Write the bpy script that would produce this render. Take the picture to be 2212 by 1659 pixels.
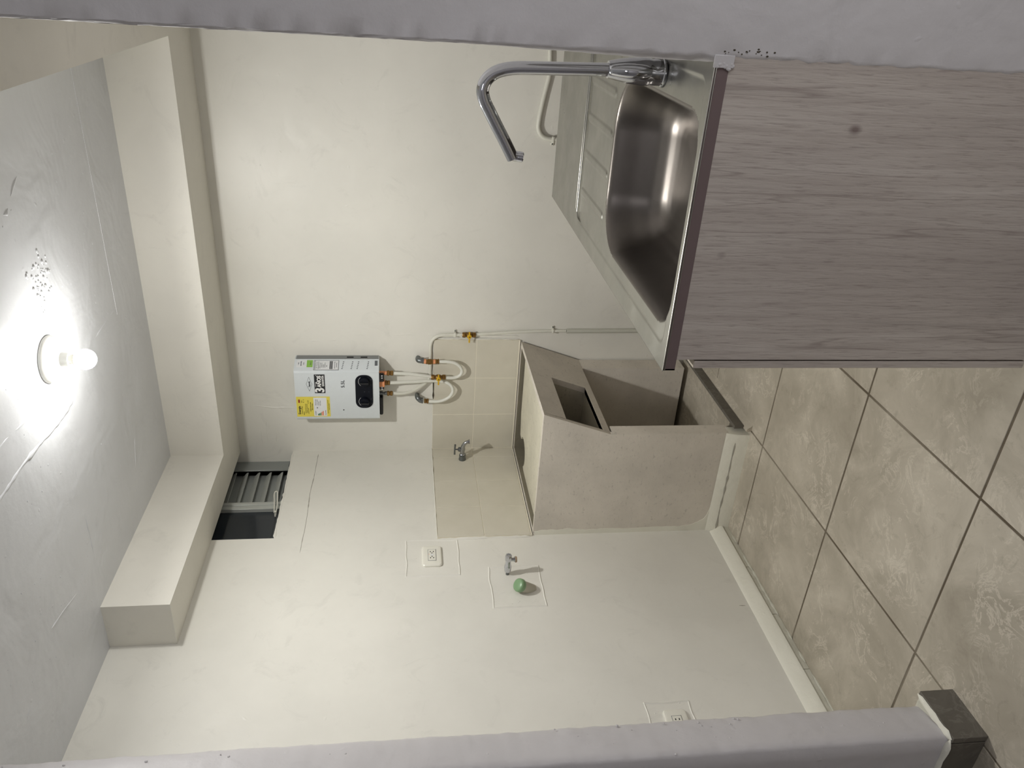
import bpy, bmesh, math, random
from mathutils import Vector, Matrix, noise
import numpy as np
random.seed(7)
R = math.radians
for o in list(bpy.data.objects): bpy.data.objects.remove(o)
scene = bpy.context.scene
COL = scene.collection

# ------------------------------------------------------------------ camera
CAM = Vector((2.422, -3.7285, 1.5983)); YAW, PITCH, ROLL, F = 0.4939, 0.1378, -0.0035, 1692.3
f_ = Vector((-math.sin(YAW)*math.cos(PITCH), math.cos(YAW)*math.cos(PITCH), -math.sin(PITCH)))
r_ = Vector((math.cos(YAW), math.sin(YAW), 0)); u_ = r_.cross(f_)
r2 = math.cos(ROLL)*r_ + math.sin(ROLL)*u_; u2 = -math.sin(ROLL)*r_ + math.cos(ROLL)*u_
cd = bpy.data.cameras.new('camera'); cd.sensor_width = 36; cd.lens = F*36/2212
cd.clip_start = .05
cam = bpy.data.objects.new('camera', cd); COL.objects.link(cam)
# the photograph was taken with the phone turned: world-up points to the left of the frame
ax, ay, az = -u2, r2, -f_
cam.matrix_world = Matrix(((ax.x, ay.x, az.x, CAM.x), (ax.y, ay.y, az.y, CAM.y), (ax.z, ay.z, az.z, CAM.z), (0, 0, 0, 1)))
scene.camera = cam

# ------------------------------------------------------------------ world, exposure
scene.view_settings.view_transform = 'Standard'
scene.view_settings.look = 'None'
scene.view_settings.exposure = 0.07
scene.view_settings.gamma = 1.0
scene.view_settings.use_curve_mapping = False
w = bpy.data.worlds.new('world'); scene.world = w; w.use_nodes = True
w.node_tree.nodes['Background'].inputs[0].default_value = (.75, .78, .9, 1)
w.node_tree.nodes['Background'].inputs[1].default_value = .02
BULB_STRENGTH = 420.0
OUTER_W = 12.0

# unseen fill lamp added behind the camera to light the near walls
def area(name, loc, rot, size, power, color):
    l = bpy.data.lights.new(name, 'AREA'); l.shape = 'RECTANGLE'; l.size, l.size_y = size; l.energy = power; l.color = color
    o = bpy.data.objects.new(name, l); o.location = loc; o.rotation_euler = rot; COL.objects.link(o); return o
area('outer_room_fill', (2.1, -5.2, 2.70), (0, 0, 0), (.5, .5), OUTER_W, (.97, .95, 1.0))
# light added from the low right, framed by a made-up window (added_window)
area('added_side_light', (3.88, -3.15, 1.0), (0, R(90), 0), (1.5, 1.0), 20.0, (.95, .96, 1.0))

# ------------------------------------------------------------------ helpers
class NT:
    def __init__(s, name):
        s.m = bpy.data.materials.new(name); s.m.use_nodes = True; s.t = s.m.node_tree; s.b = s.t.nodes['Principled BSDF']
    def n(s, typ, **kw):
        nd = s.t.nodes.new(typ)
        for k, v in kw.items():
            if k in nd.inputs: nd.inputs[k].default_value = v
            else: setattr(nd, k, v)
        return nd
    def l(s, a, b): s.t.links.new(a, b)
    def pos(s, scale=(1, 1, 1), rot=(0, 0, 0)):
        g = s.n('ShaderNodeNewGeometry'); mp = s.n('ShaderNodeMapping'); mp.inputs['Scale'].default_value = scale
        mp.inputs['Rotation'].default_value = rot
        s.l(g.outputs['Position'], mp.inputs['Vector']); return mp.outputs[0]
    def noise(s, vec, scale, detail=4, rough=.55, dist=0):
        nd = s.n('ShaderNodeTexNoise'); nd.inputs['Scale'].default_value = scale; nd.inputs['Detail'].default_value = detail
        nd.inputs['Roughness'].default_value = rough; nd.inputs['Distortion'].default_value = dist
        s.l(vec, nd.inputs['Vector']); return nd.outputs['Fac']
    def ramp(s, fac, stops, interp='LINEAR'):
        nd = s.n('ShaderNodeValToRGB'); cr = nd.color_ramp; cr.interpolation = interp
        while len(cr.elements) < len(stops): cr.elements.new(.5)
        for e, (p, c) in zip(cr.elements, stops): e.position = p; e.color = c if len(c) == 4 else (*c, 1)
        s.l(fac, nd.inputs[0]); return nd.outputs[0]
    def mix(s, a, b, fac, typ='MIX'):
        nd = s.n('ShaderNodeMix'); nd.data_type = 'RGBA'; nd.blend_type = typ
        for val, sock in ((fac, nd.inputs[0]), (a, nd.inputs[6]), (b, nd.inputs[7])):
            if hasattr(val, 'links'): s.l(val, sock)
            else: sock.default_value = val if not isinstance(val, tuple) or len(val) == 4 else (*val, 1)
        return nd.outputs[2]
    def bump(s, h, strength, dist, prev=None):
        nd = s.n('ShaderNodeBump'); nd.inputs['Strength'].default_value = strength; nd.inputs['Distance'].default_value = dist
        s.l(h, nd.inputs['Height'])
        if prev: s.l(prev, nd.inputs['Normal'])
        s.l(nd.outputs[0], s.b.inputs['Normal']); return nd.outputs[0]

def lin(*c):
    return tuple((x/255/12.92 if x/255 <= .04045 else ((x/255+.055)/1.055)**2.4) for x in c)
MATS = {}
def plain(name, rgb, rough=.5, metal=0., **kw):
    if name in MATS: return MATS[name]
    t = NT(name); t.b.inputs['Base Color'].default_value = (*lin(*rgb), 1); t.b.inputs['Roughness'].default_value = rough
    t.b.inputs['Metallic'].default_value = metal
    nz = t.noise(t.pos(), 60, 2)
    t.l(t.ramp(nz, [(0, tuple(min(1, v*.97) for v in lin(*rgb))), (1, tuple(min(1, v*1.02) for v in lin(*rgb)))]), t.b.inputs['Base Color'])
    for k, v in kw.items(): t.b.inputs[k].default_value = v
    MATS[name] = t.m; return t.m

def plaster(name, rgb, rough=.55, lump=.25, fine=.12, spots=True):
    t = NT(name); p = t.pos()
    c1 = lin(*rgb)
    big = t.noise(p, 1.6, 5, .6)
    base = t.ramp(big, [(.3, tuple(v*.93 for v in c1)), (.7, tuple(min(1, v*1.04) for v in c1))])
    smudge = t.ramp(t.noise(p, 5.5, 7, .72, 1.5), [(.56, (0, 0, 0)), (.72, (.55, .55, .55))])
    t.l(t.mix(base, tuple(v*.86 for v in c1), smudge), t.b.inputs['Base Color'])
    t.b.inputs['Roughness'].default_value = rough
    b = t.bump(t.noise(t.pos((1, 1, 1)), 3.5, 3, .5, .6), lump, .05)
    b = t.bump(t.noise(p, 22, 6, .6), fine, .012, b)
    if spots:   # small trowel nicks and pimples
        v = t.n('ShaderNodeTexVoronoi'); v.inputs['Scale'].default_value = 13; v.inputs['Randomness'].default_value = 1
        nz = t.n('ShaderNodeTexNoise'); nz.inputs['Scale'].default_value = 9; t.l(p, nz.inputs['Vector'])
        mx = t.n('ShaderNodeMix'); mx.data_type = 'VECTOR'; mx.inputs[0].default_value = .08
        t.l(p, mx.inputs[4]); t.l(nz.outputs['Color'], mx.inputs[5]); t.l(mx.outputs[1], v.inputs['Vector'])
        h = t.ramp(v.outputs['Distance'], [(0, (1, 1, 1)), (.09, (0, 0, 0))])
        t.bump(h, .25, .004, b)
    return t.m

M = {}
M['wall'] = plaster('white_wall_paint', (228, 226, 217), .42, .10, .04)
M['ceil'] = plaster('white_ceiling_paint', (216, 218, 221), .45, .26, .1)
M['soffit'] = plaster('soffit_paint', (228, 225, 215), .6, .03, .02, False)
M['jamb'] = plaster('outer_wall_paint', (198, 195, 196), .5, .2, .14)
M['trimpaint'] = plaster('white_trim_paint', (232, 230, 216), .45, .2, .2)
M['smear'] = plaster('smeared_white_paint', (205, 203, 188), .5, .4, .6)

def mat_wall_tile():
    t = NT('cream_wall_tile'); p = t.pos()
    t.l(t.ramp(t.noise(p, 5, 4), [(.3, lin(204, 199, 183)), (.7, lin(213, 208, 193))]), t.b.inputs['Base Color'])
    t.b.inputs['Roughness'].default_value = .32; t.bump(t.noise(p, 14, 3), .05, .01); return t.m
M['wtile'] = mat_wall_tile()
M['wgrout'] = plain('cream_grout', (232, 226, 208), .8)
def mat_floor_tile(name, k=1.0, warm=0):
    t = NT(name); p = t.pos()
    a = t.noise(p, 3.2, 6, .62, .8)
    base = t.ramp(a, [(.30, lin(138*k, 131*k, 117*k)), (.5, lin(154*k, 147*k, 133*k)), (.72, lin(172*k, 165*k, 151*k))])
    b = t.noise(t.pos((1, 1, 1)), 9, 9, .68, 2.2)            # wandering pale veins
    vein = t.ramp(b, [(.52, (0, 0, 0)), (.56, (1, 1, 1)), (.60, (0, 0, 0))])
    msk = t.ramp(t.noise(p, 4.5, 3), [(.42, (0, 0, 0)), (.62, (.55, .55, .55))])
    f = t.n('ShaderNodeMath', operation='MULTIPLY'); t.l(vein, f.inputs[0]); t.l(msk, f.inputs[1])
    c = t.mix(base, lin(196*k, 189*k, 175*k), f.outputs[0])
    d = t.noise(p, 16, 6, .7, 1.2)
    dk = t.ramp(d, [(.34, (.6, .6, .6)), (.44, (0, 0, 0))])
    m2 = t.n('ShaderNodeMath', operation='MULTIPLY'); t.l(dk, m2.inputs[0]); m2.inputs[1].default_value = .5
    c = t.mix(c, lin(122*k, 115*k, 101*k), m2.outputs[0])
    t.l(c, t.b.inputs['Base Color']); t.b.inputs['Roughness'].default_value = .42
    t.bump(t.noise(p, 30, 4), .05, .006); return t.m
M['ftile'] = mat_floor_tile('beige_stone_floor_tile', 1.13)
M['stile'] = mat_floor_tile('brown_stone_skirting_tile', .66); M['stile'].node_tree.nodes['Principled BSDF'].inputs['Roughness'].default_value = .7
def mat_grout():
    t = NT('brown_floor_grout'); p = t.pos()
    t.l(t.ramp(t.noise(p, 2.2, 4), [(.42, lin(92, 82, 66)), (.52, lin(112, 103, 88)), (.60, lin(138, 130, 115))]), t.b.inputs['Base Color'])
    t.b.inputs['Roughness'].default_value = .9; return t.m
M['fgrout'] = mat_grout()
def mat_concrete(name, rgb, spots=.5):
    t = NT(name); p = t.pos(); c = lin(*rgb)
    base = t.ramp(t.noise(p, 4, 7, .65), [(.3, tuple(v*.86 for v in c)), (.7, tuple(min(1, v*1.08) for v in c))])
    pt = t.noise(t.pos((1, 1, 1.6)), 45, 5, .7)
    dk = t.ramp(pt, [(.32, (spots,)*3), (.42, (0, 0, 0))])
    t.l(t.mix(base, tuple(v*.6 for v in c), dk), t.b.inputs['Base Color'])
    t.b.inputs['Roughness'].default_value = .75
    t.bump(t.noise(p, 60, 5, .7), .25, .003, t.bump(t.noise(p, 9, 4), .15, .01)); return t.m
M['tub'] = mat_concrete('cast_granite_concrete', (216, 209, 197), .6)
M['tubdark'] = mat_concrete('dark_concrete', (122, 116, 100), .5)  # darker concrete for the tank lining and bowl bottom
M['tubslab'] = mat_concrete('pale_rough_concrete', (214, 209, 190), .75)
M['tubin'] = mat_concrete('rough_cast_concrete', (178, 172, 156), .7)
def mat_steel(name, rgb, rough, var=.25):
    t = NT(name); t.b.inputs['Metallic'].default_value = 1
    p = t.pos((1, 1, 1)); c = lin(*rgb)
    t.l(t.ramp(t.noise(p, 7, 5), [(.3, tuple(v*.88 for v in c)), (.7, tuple(min(1, v*1.06) for v in c))]), t.b.inputs['Base Color'])
    t.l(t.ramp(t.noise(p, 11, 6, .65), [(.3, (rough*(1-var*.8),)*3), (.75, (rough*(1+var),)*3)]), t.b.inputs['Roughness'])
    return t.m
M['steel'] = mat_steel('satin_stainless_steel', (158, 157, 150), .34)
M['basinsteel'] = mat_steel('darkened_basin_steel', (122, 117, 112), .38, .03)  # dark reflections in the basin are painted as a darker base colour
M['chrome'] = plain('polished_chrome', (205, 207, 212), .07, 1)
M['dullchrome'] = plain('dull_chrome', (168, 170, 172), .22, 1)
M['galv'] = plain('galvanised_iron', (118, 122, 122), .38, .85)
M['brass'] = plain('aged_brass', (140, 108, 62), .36, .9)
M['copper'] = plain('orange_thread_tape', (226, 152, 106), .6)
M['yellow'] = plain('yellow_lever_plastic', (214, 170, 22), .4)
M['pex'] = plain('white_pipe_plastic', (226, 226, 216), .35)
M['ppaint'] = plain('white_painted_pipe', (218, 217, 205), .42)
M['white'] = plain('white_enamel', (214, 220, 222), .28)
M['sidegrey'] = plain('grey_enamel', (128, 131, 131), .4)
M['plate'] = plain('white_switch_plastic', (230, 228, 216), .3)
M['black'] = plain('black_plastic', (18, 20, 24), .3)
M['navy'] = plain('dark_navy_panel', (10, 14, 24), .5, 0., **{'Specular IOR Level': .2})
M['hole'] = plain('dark_opening', (8, 8, 8), .9)
M['green'] = plain('green_plastic_cap', (128, 160, 120), .3)
M['taupe'] = plain('steel_edge_reflection', (112, 97, 97), .42, .0)  # steel sink edge; the brown it mirrors is painted as base colour
M['mdf'] = plain('raw_board_edge', (196, 186, 170), .8)
M['porcelain'] = plain('glazed_porcelain', (228, 228, 222), .12)
M['stickyellow'] = plain('yellow_label_paper', (228, 212, 86), .5)
M['stickblack'] = plain('black_label_paper', (22, 24, 30), .45)
M['stickgreen'] = plain('green_label_paper', (140, 190, 80), .5)
M['stickwhite'] = plain('white_label_paper', (226, 228, 228), .5)
M['ink'] = plain('dark_print', (28, 30, 34), .6)
M['inkgrey'] = plain('grey_print', (96, 100, 104), .6)
M['inkwhite'] = plain('white_print', (238, 238, 236), .6)
M['red'] = plain('red_print', (150, 40, 28), .6)
M['bgreen'] = plain('green_bar_print', (30, 110, 60), .6)
M['bgreen2'] = plain('pale_green_bar_print', (90, 150, 90), .6)
M['borange'] = plain('orange_bar_print', (232, 130, 80), .6)
M['frame'] = plain('grey_window_metal', (150, 154, 151), .4, .3)
M['slat'] = plain('grey_louvre_slat', (186, 189, 183), .42, .2)
M['framedark'] = plain('dark_window_metal', (62, 66, 68), .45, .3)
M['dkglass'] = plain('dark_tinted_glass', (40, 45, 50), .08)
M['caulk'] = plain('dirty_caulk', (206, 204, 192), .7)
def mat_emit(name, col, s):
    t = NT(name); t.b.inputs['Emission Color'].default_value = (*col, 1); t.b.inputs['Emission Strength'].default_value = s
    t.b.inputs['Base Color'].default_value = (.8, .8, .8, 1); return t.m
M['bulb'] = mat_emit('lit_bulb_glass', (1.0, .985, .95), BULB_STRENGTH)
M['bulb'].cycles.emission_sampling = 'FRONT_BACK'
# an LED lamp throws most of its light downwards: its shoulder glows far less than the dome
M['shoulder'] = mat_emit('dim_bulb_shoulder', (1.0, .985, .95), BULB_STRENGTH*.12)
def mat_wood():
    t = NT('grey_oak_laminate')
    p = t.pos((1, 1, .07))
    w1 = t.noise(p, 26, 8, .62, .5)
    w2 = t.noise(t.pos((1, 1, .075)), 260, 4, .6, .2)
    big = t.noise(t.pos((1, 1, .25)), 3.2, 3, .5, .6)
    base = t.ramp(w1, [(.25, lin(172, 164, 157)), (.45, lin(188, 179, 171)), (.62, lin(198, 190, 182)), (.8, lin(210, 202, 194))])
    c = t.mix(base, lin(166, 156, 150), t.ramp(big, [(.42, (0, 0, 0)), (.68, (.5, .5, .5))]))
    fine = t.ramp(w2, [(.30, (.5,)*3), (.47, (0, 0, 0))])
    c = t.mix(c, lin(138, 126, 121), fine)
    # swirly cathedral grain
    wv = t.n('ShaderNodeTexWave'); wv.wave_type = 'BANDS'; wv.bands_direction = 'X'; wv.inputs['Scale'].default_value = 13
    wv.inputs['Distortion'].default_value = 9; wv.inputs['Detail'].default_value = 4; wv.inputs['Detail Scale'].default_value = .9
    t.l(t.pos((1, 1, .16)), wv.inputs['Vector'])
    c = t.mix(c, lin(132, 117, 114), t.ramp(wv.outputs['Fac'], [(.0, (.16,)*3), (.16, (0, 0, 0))]))
    # knots
    v = t.n('ShaderNodeTexVoronoi'); v.inputs['Scale'].default_value = 5.4; t.l(t.pos((1, 1, .7)), v.inputs['Vector'])
    c = t.mix(c, lin(104, 86, 84), t.ramp(v.outputs['Distance'], [(.02, (.75,)*3), (.070, (0, 0, 0))]))
    w3 = t.noise(t.pos((1, 1, .035)), 11, 3, .5, .15)     # a few long dark checks
    c = t.mix(c, lin(112, 97, 93), t.ramp(w3, [(.600, (0, 0, 0)), (.604, (.55, .55, .55)), (.608, (0, 0, 0))]))
    t.l(c, t.b.inputs['Base Color']); t.b.inputs['Roughness'].default_value = .5
    t.bump(w2, .35, .002); return t.m
M['wood'] = mat_wood()

def tag(o, label=None, cat=None, group=None, kind=None):
    if label: o['label'] = label
    if cat: o['category'] = cat
    if group: o['group'] = group
    if kind: o['kind'] = kind
    return o
def empty(name, loc, label, cat, group=None):
    o = bpy.data.objects.new(name, None); o.empty_display_size = .05; o.location = loc; COL.objects.link(o)
    bpy.context.view_layer.update()
    return tag(o, label, cat, group)
def struct(name, loc=(0, 0, 0)):
    o = bpy.data.objects.new(name, None); o.location = loc; COL.objects.link(o); o['kind'] = 'structure'; return o
def wloc(o):
    v = Vector((0, 0, 0))
    while o: v += Vector(o.location); o = o.parent
    return v

class MB:
    """collects shapes in world coordinates, then links them as ONE mesh object"""
    def __init__(s): s.bm = bmesh.new()
    def box(s, x0, x1, y0, y1, z0, z1, bev=0, seg=2, rot=None, about=None):
        g = bmesh.ops.create_cube(s.bm, size=1)['verts']
        for v in g: v.co = Vector(((x0+x1)/2+v.co.x*(x1-x0), (y0+y1)/2+v.co.y*(y1-y0), (z0+z1)/2+v.co.z*(z1-z0)))
        if bev:
            es = list({e for v in g for e in v.link_edges})
            r = bmesh.ops.bevel(s.bm, geom=es, offset=bev, segments=seg, affect='EDGES', profile=.5)
            g = list({v for f in r['faces'] for v in f.verts} | {v for v in g if v.is_valid})
        if rot is not None:
            c = Vector(about) if about else Vector(((x0+x1)/2, (y0+y1)/2, (z0+z1)/2))
            for v in g: v.co = rot @ (v.co-c) + c
        return s
    def prism(s, pts, a, b, axis='y'):
        """polygon pts (2D) extruded from a to b along axis. 2D plane: y->(x,z) x->(y,z) z->(x,y)"""
        def P(q, h):
            return {'y': (q[0], h, q[1]), 'x': (h, q[0], q[1]), 'z': (q[0], q[1], h)}[axis]
        va = [s.bm.verts.new(P(q, a)) for q in pts]; vb = [s.bm.verts.new(P(q, b)) for q in pts]
        s.bm.faces.new(va); s.bm.faces.new(vb[::-1])
        n = len(pts)
        for i in range(n): s.bm.faces.new((va[i], va[(i+1) % n], vb[(i+1) % n], vb[i]))
        return s
    def lathe(s, prof, o, d, n=24, ang=0):
        """profile [(radius, height)] turned about axis d from point o"""
        d = Vector(d).normalized(); o = Vector(o)
        a = d.orthogonal().normalized(); b = d.cross(a)
        rings = []
        for r, h in prof:
            rings.append([s.bm.verts.new(o+d*h+(a*math.cos(2*math.pi*(i)/n+ang)+b*math.sin(2*math.pi*i/n+ang))*max(r, 1e-5)) for i in range(n)])
        for p, q in zip(rings, rings[1:]):
            for i in range(n): s.bm.faces.new((p[i], p[(i+1) % n], q[(i+1) % n], q[i]))
        s.bm.faces.new(rings[0][::-1]); s.bm.faces.new(rings[-1])
        return s
    def tube(s, pts, r, n=14, sub=6, closed=False, smooth=True, flat=1.0):
        P = [Vector(p) for p in pts]; rr = r if isinstance(r, (list, tuple)) else [r]*len(P)
        if smooth and len(P) > 2:
            Q, Rr = [], []
            for i in range(len(P)-1):
                p0 = P[i-1] if i else P[i]*2-P[i+1]; p1, p2 = P[i], P[i+1]; p3 = P[i+2] if i+2 < len(P) else P[i+1]*2-P[i]
                for k in range(sub):
                    t = k/sub
                    Q.append(.5*((2*p1)+(p2-p0)*t+(2*p0-5*p1+4*p2-p3)*t*t+(3*p1-p0-3*p2+p3)*t**3)); Rr.append(rr[i]*(1-t)+rr[i+1]*t)
            Q.append(P[-1]); Rr.append(rr[-1]); P, rr = Q, Rr
        T = [(P[min(i+1, len(P)-1)]-P[max(i-1, 0)]).normalized() for i in range(len(P))]
        nrm = T[0].orthogonal().normalized(); rings = []
        for i, p in enumerate(P):
            nrm = (nrm-T[i]*nrm.dot(T[i])).normalized(); b = T[i].cross(nrm)
            rings.append([s.bm.verts.new(p+(nrm*math.cos(2*math.pi*k/n)+b*math.sin(2*math.pi*k/n))*rr[i]) for k in range(n)])
        for p, q in zip(rings, rings[1:]):
            for i in range(n): s.bm.faces.new((p[i], p[(i+1) % n], q[(i+1) % n], q[i]))
        s.bm.faces.new(rings[0][::-1]); s.bm.faces.new(rings[-1])
        return s
    def sphere(s, c, r, sc=(1, 1, 1), seg=24):
        g = bmesh.ops.create_uvsphere(s.bm, u_segments=seg, v_segments=seg//2, radius=r)['verts']
        for v in g: v.co = Vector((v.co.x*sc[0], v.co.y*sc[1], v.co.z*sc[2]))+Vector(c)
        return s
    def grid(s, fn, nu, nv):
        vs = [[s.bm.verts.new(fn(i/nu, j/nv)) for j in range(nv+1)] for i in range(nu+1)]
        for i in range(nu):
            for j in range(nv): s.bm.faces.new((vs[i][j], vs[i+1][j], vs[i+1][j+1], vs[i][j+1]))
        return s
    def build(s, name, mat, parent=None, smooth=True, ang=40, origin=None):
        bmesh.ops.recalc_face_normals(s.bm, faces=s.bm.faces)
        me = bpy.data.meshes.new(name)
        off = wloc(parent) if parent else Vector((0, 0, 0))
        o_ = Vector(origin) if origin else None
        sh = off if o_ is None else o_
        for v in s.bm.verts: v.co -= sh
        s.bm.to_mesh(me); s.bm.free()
        if smooth:
            me.polygons.foreach_set('use_smooth', [True]*len(me.polygons))
            me.set_sharp_from_angle(angle=R(ang))
        me.materials.append(mat if not isinstance(mat, str) else M[mat])
        ob = bpy.data.objects.new(name, me); COL.objects.link(ob)
        if parent: ob.parent = parent
        if o_ is not None: ob.location = o_-off
        return ob

def text_obj(name, specs, mat, parent, thick=.0006):
    """flat lettering on a surface, one object per line of print. specs: (string, origin, right, up, size, weight)"""
    for st, org, rt, up, size, wid in specs:
        cu = bpy.data.curves.new('t', 'FONT'); cu.body = st; cu.size = size; cu.align_x = 'CENTER'; cu.align_y = 'CENTER'; cu.extrude = thick/2
        cu.resolution_u = 3
        if wid: cu.offset = wid
        to = bpy.data.objects.new('t', cu); COL.objects.link(to)
        dg = bpy.context.evaluated_depsgraph_get(); me = bpy.data.meshes.new_from_object(to.evaluated_get(dg)); me.name = name
        rt_, up_ = Vector(rt).normalized(), Vector(up).normalized(); nn = rt_.cross(up_); kx = Vector(rt).length; off = wloc(parent)
        for v in me.vertices: v.co = Vector(org)+rt_*v.co.x*kx+up_*v.co.y+nn*v.co.z-off
        bpy.data.objects.remove(to); bpy.data.curves.remove(cu)
        me.materials.clear(); me.materials.append(M[mat])
        ob = bpy.data.objects.new(name, me); COL.objects.link(ob); ob.parent = parent
        ob['kind'] = 'stuff'          # letters too small to pick apart singly

# ------------------------------------------------------------------ dimensions
H, HS, DS, DL, DR, YL = 2.729, 2.4797, .343, .206, 2.108, -1.370
ZT, TH, TX, TY, WC = 1.440, .225, .6823, .7819, .1009
XR = 2.288; YP = -2.124               # right wall plane / its near face
PX, PY1, PY2 = .611, -2.305, -2.452   # end of the left stub wall
OX0, OX1, OY = -1.3, 3.9, -6.2        # outer room

# ------------------------------------------------------------------ floor
fl = struct('floor')
MB().box(OX0-.1, OX1+.1, OY-.1, .12, -.10, -.0025).build('grout_bed', 'fgrout', fl, smooth=False)
def ftile_mesh():
    b = MB(); g = .0042; b.box(g, .6-g, g, .6-g, -.012, 0, .0012, 1); return b
first = None; S = .6; X0, Y0 = .5905, -.9275
for i in range(-4, 7):
    for j in range(-10, 3):
        x, y = X0+S*i, Y0+S*j
        if x+S < OX0 or x > OX1 or y+S < OY or y > .05: continue
        if first is None:
            first = ftile_mesh().build('tile', 'ftile', fl, smooth=False); o = first
        else: o = first.copy(); COL.objects.link(o)
        o.location = (x, y, random.uniform(-.0006, .0004))

# ------------------------------------------------------------------ ceiling with plaster joints
ce = struct('ceiling')
MB().box(OX0-.1, OX1+.1, OY-.1, .12, H, H+.12).build('ceiling_slab', 'ceil', ce, smooth=False)
def wander(pts, r, amp, name, mat, parent, nrm, n=6, step=.02, flat=.35, gap=0):
    """irregular raised plaster bead along a line on a surface"""
    P = []
    for a, b in zip(pts, pts[1:]):
        a, b = Vector(a), Vector(b); k = max(2, int((b-a).length/step))
        P += [a.lerp(b, i/k) for i in range(k)]
    P.append(Vector(pts[-1])); nv = Vector(nrm)
    b = MB()
    segs, cur = [], []
    for i, p in enumerate(P):
        q = p+Vector((noise.noise(p*9), noise.noise(p*9+Vector((7, 0, 0))), noise.noise(p*9+Vector((0, 5, 0)))))*amp
        q -= nv*(q-p).dot(nv)
        if gap and noise.noise(p*17) < gap-.5:
            if len(cur) > 2: segs.append(cur)
            cur = []
        else: cur.append((q, r*(.5+abs(noise.noise(p*31))*1.6)))
    if len(cur) > 2: segs.append(cur)
    for sg in segs:
        rings = []
        for i, (q, rr) in enumerate(sg):
            t = (sg[min(i+1, len(sg)-1)][0]-sg[max(i-1, 0)][0]).normalized(); sd = nv.cross(t)
            if i in (0, len(sg)-1): rr *= .2
            rings.append([b.bm.verts.new(q+sd*rr*math.cos(math.pi*k/4)+nv*(rr*flat*math.sin(math.pi*k/4)-.0002)) for k in range(5)])
        for p_, q_ in zip(rings, rings[1:]):
            for k in range(4): b.bm.faces.new((p_[k], p_[k+1], q_[k+1], q_[k]))
    return b.build(name, mat, parent)
dn = (0, 0, -1)
wander([(1.006, -1.205, H), (.997, -1.31, H), (1.009, -1.5, H), (1.013, -1.64, H), (1.0, -2.1, H)], .007, .006, 'plaster_seam', 'ceil', ce, dn, flat=.5)
wander([(1.12, -1.40, H), (1.127, -1.515, H), (1.13, -1.71, H), (1.14, -2.1, H)], .005, .008, 'plaster_seam', 'ceil', ce, dn, flat=.6, gap=.35)
wander([(.979, -1.306, H), (.869, -1.31, H), (.764, -1.308, H), (.40, -1.32, H)], .004, .005, 'plaster_seam', 'ceil', ce, dn, flat=.6, gap=.42)
wander([(1.114, -.924, H), (1.13, -.70, H)], .004, .006, 'plaster_seam', 'ceil', ce, dn, flat=.6, gap=.3)
wander([(.562, -.741, H), (.441, -.786, H)], .004, .003, 'plaster_seam', 'ceil', ce, dn, flat=.5)
wander([(.30, -2.0, H), (.45, -1.75, H), (.40, -1.5, H)], .004, .006, 'plaster_seam', 'ceil', ce, dn, flat=.5, gap=.45)
wander([(1.85, -1.15, H), (1.70, -1.35, H), (1.75, -1.6, H)], .006, .01, 'plaster_seam', 'ceil', ce, dn, flat=.5, gap=.4)
b = MB()
for k in range(60):     # rough blistered patch beside the lamp
    x = random.gauss(1.47, .03); y = random.gauss(-1.23, .035)
    b.sphere((x, y, H), random.uniform(.003, .009), (1, 1, .35), 8)
for k in range(26):
    t = random.random(); b.sphere((1.45-.14*t+random.gauss(0, .004), -1.27-.0*t+random.gauss(0, .006), H), random.uniform(.002, .005), (1, 1, .5), 8)
for k in range(90):
    b.sphere((random.uniform(.2, 2.0), random.uniform(-2.1, -.7), H), random.uniform(.0015, .004), (1, 1, .4), 6)
tag(b.build('plaster_blister', 'ceil', ce), kind='stuff')
# later plaster layer feathered towards the soffit
MB().prism([(-.677, H+.01), (-.677, H-.0012), (-DS+.01, H+.006), (-DS+.01, H+.01)], 1.10, DR+.02, 'x').build('plaster_layer', 'ceil', ce, smooth=False)

# ------------------------------------------------------------------ soffits (dropped boxing round the top of the room)
sf = struct('trim_1')
outl = [(0, 0), (XR, 0), (XR, YP+.02), (DR, YP+.02), (DR, -DS), (DL, -DS), (DL, YL), (0, YL)]
MB().prism(outl, HS, H+.01, 'z').build('boxing', 'soffit', sf, smooth=False)

# ------------------------------------------------------------------ walls
wb = struct('wall_back')
MB().box(-.2, XR+.1, 0, .14, -.1, H+.05).build('wall_face', 'wall', wb, smooth=False)
wl = struct('wall_left')
WZ0 = 2.200; WY = -.742
b = MB(); b.box(-.20, 0, PY1-.02, 0, -.1, WZ0); b.box(-.20, 0, PY1-.02, WY, WZ0, H+.05); b.box(-.20, 0, WY, .0, 2.62, H+.05)
b.build('wall_face', 'wall', wl, smooth=False)
# rough broken edge of the window opening
wander([(0, -.02, WZ0-.001), (0, WY, WZ0-.001)], .006, .003, 'chipped_edge', 'wall', wl, (1, 0, 0), flat=.4)

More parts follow.
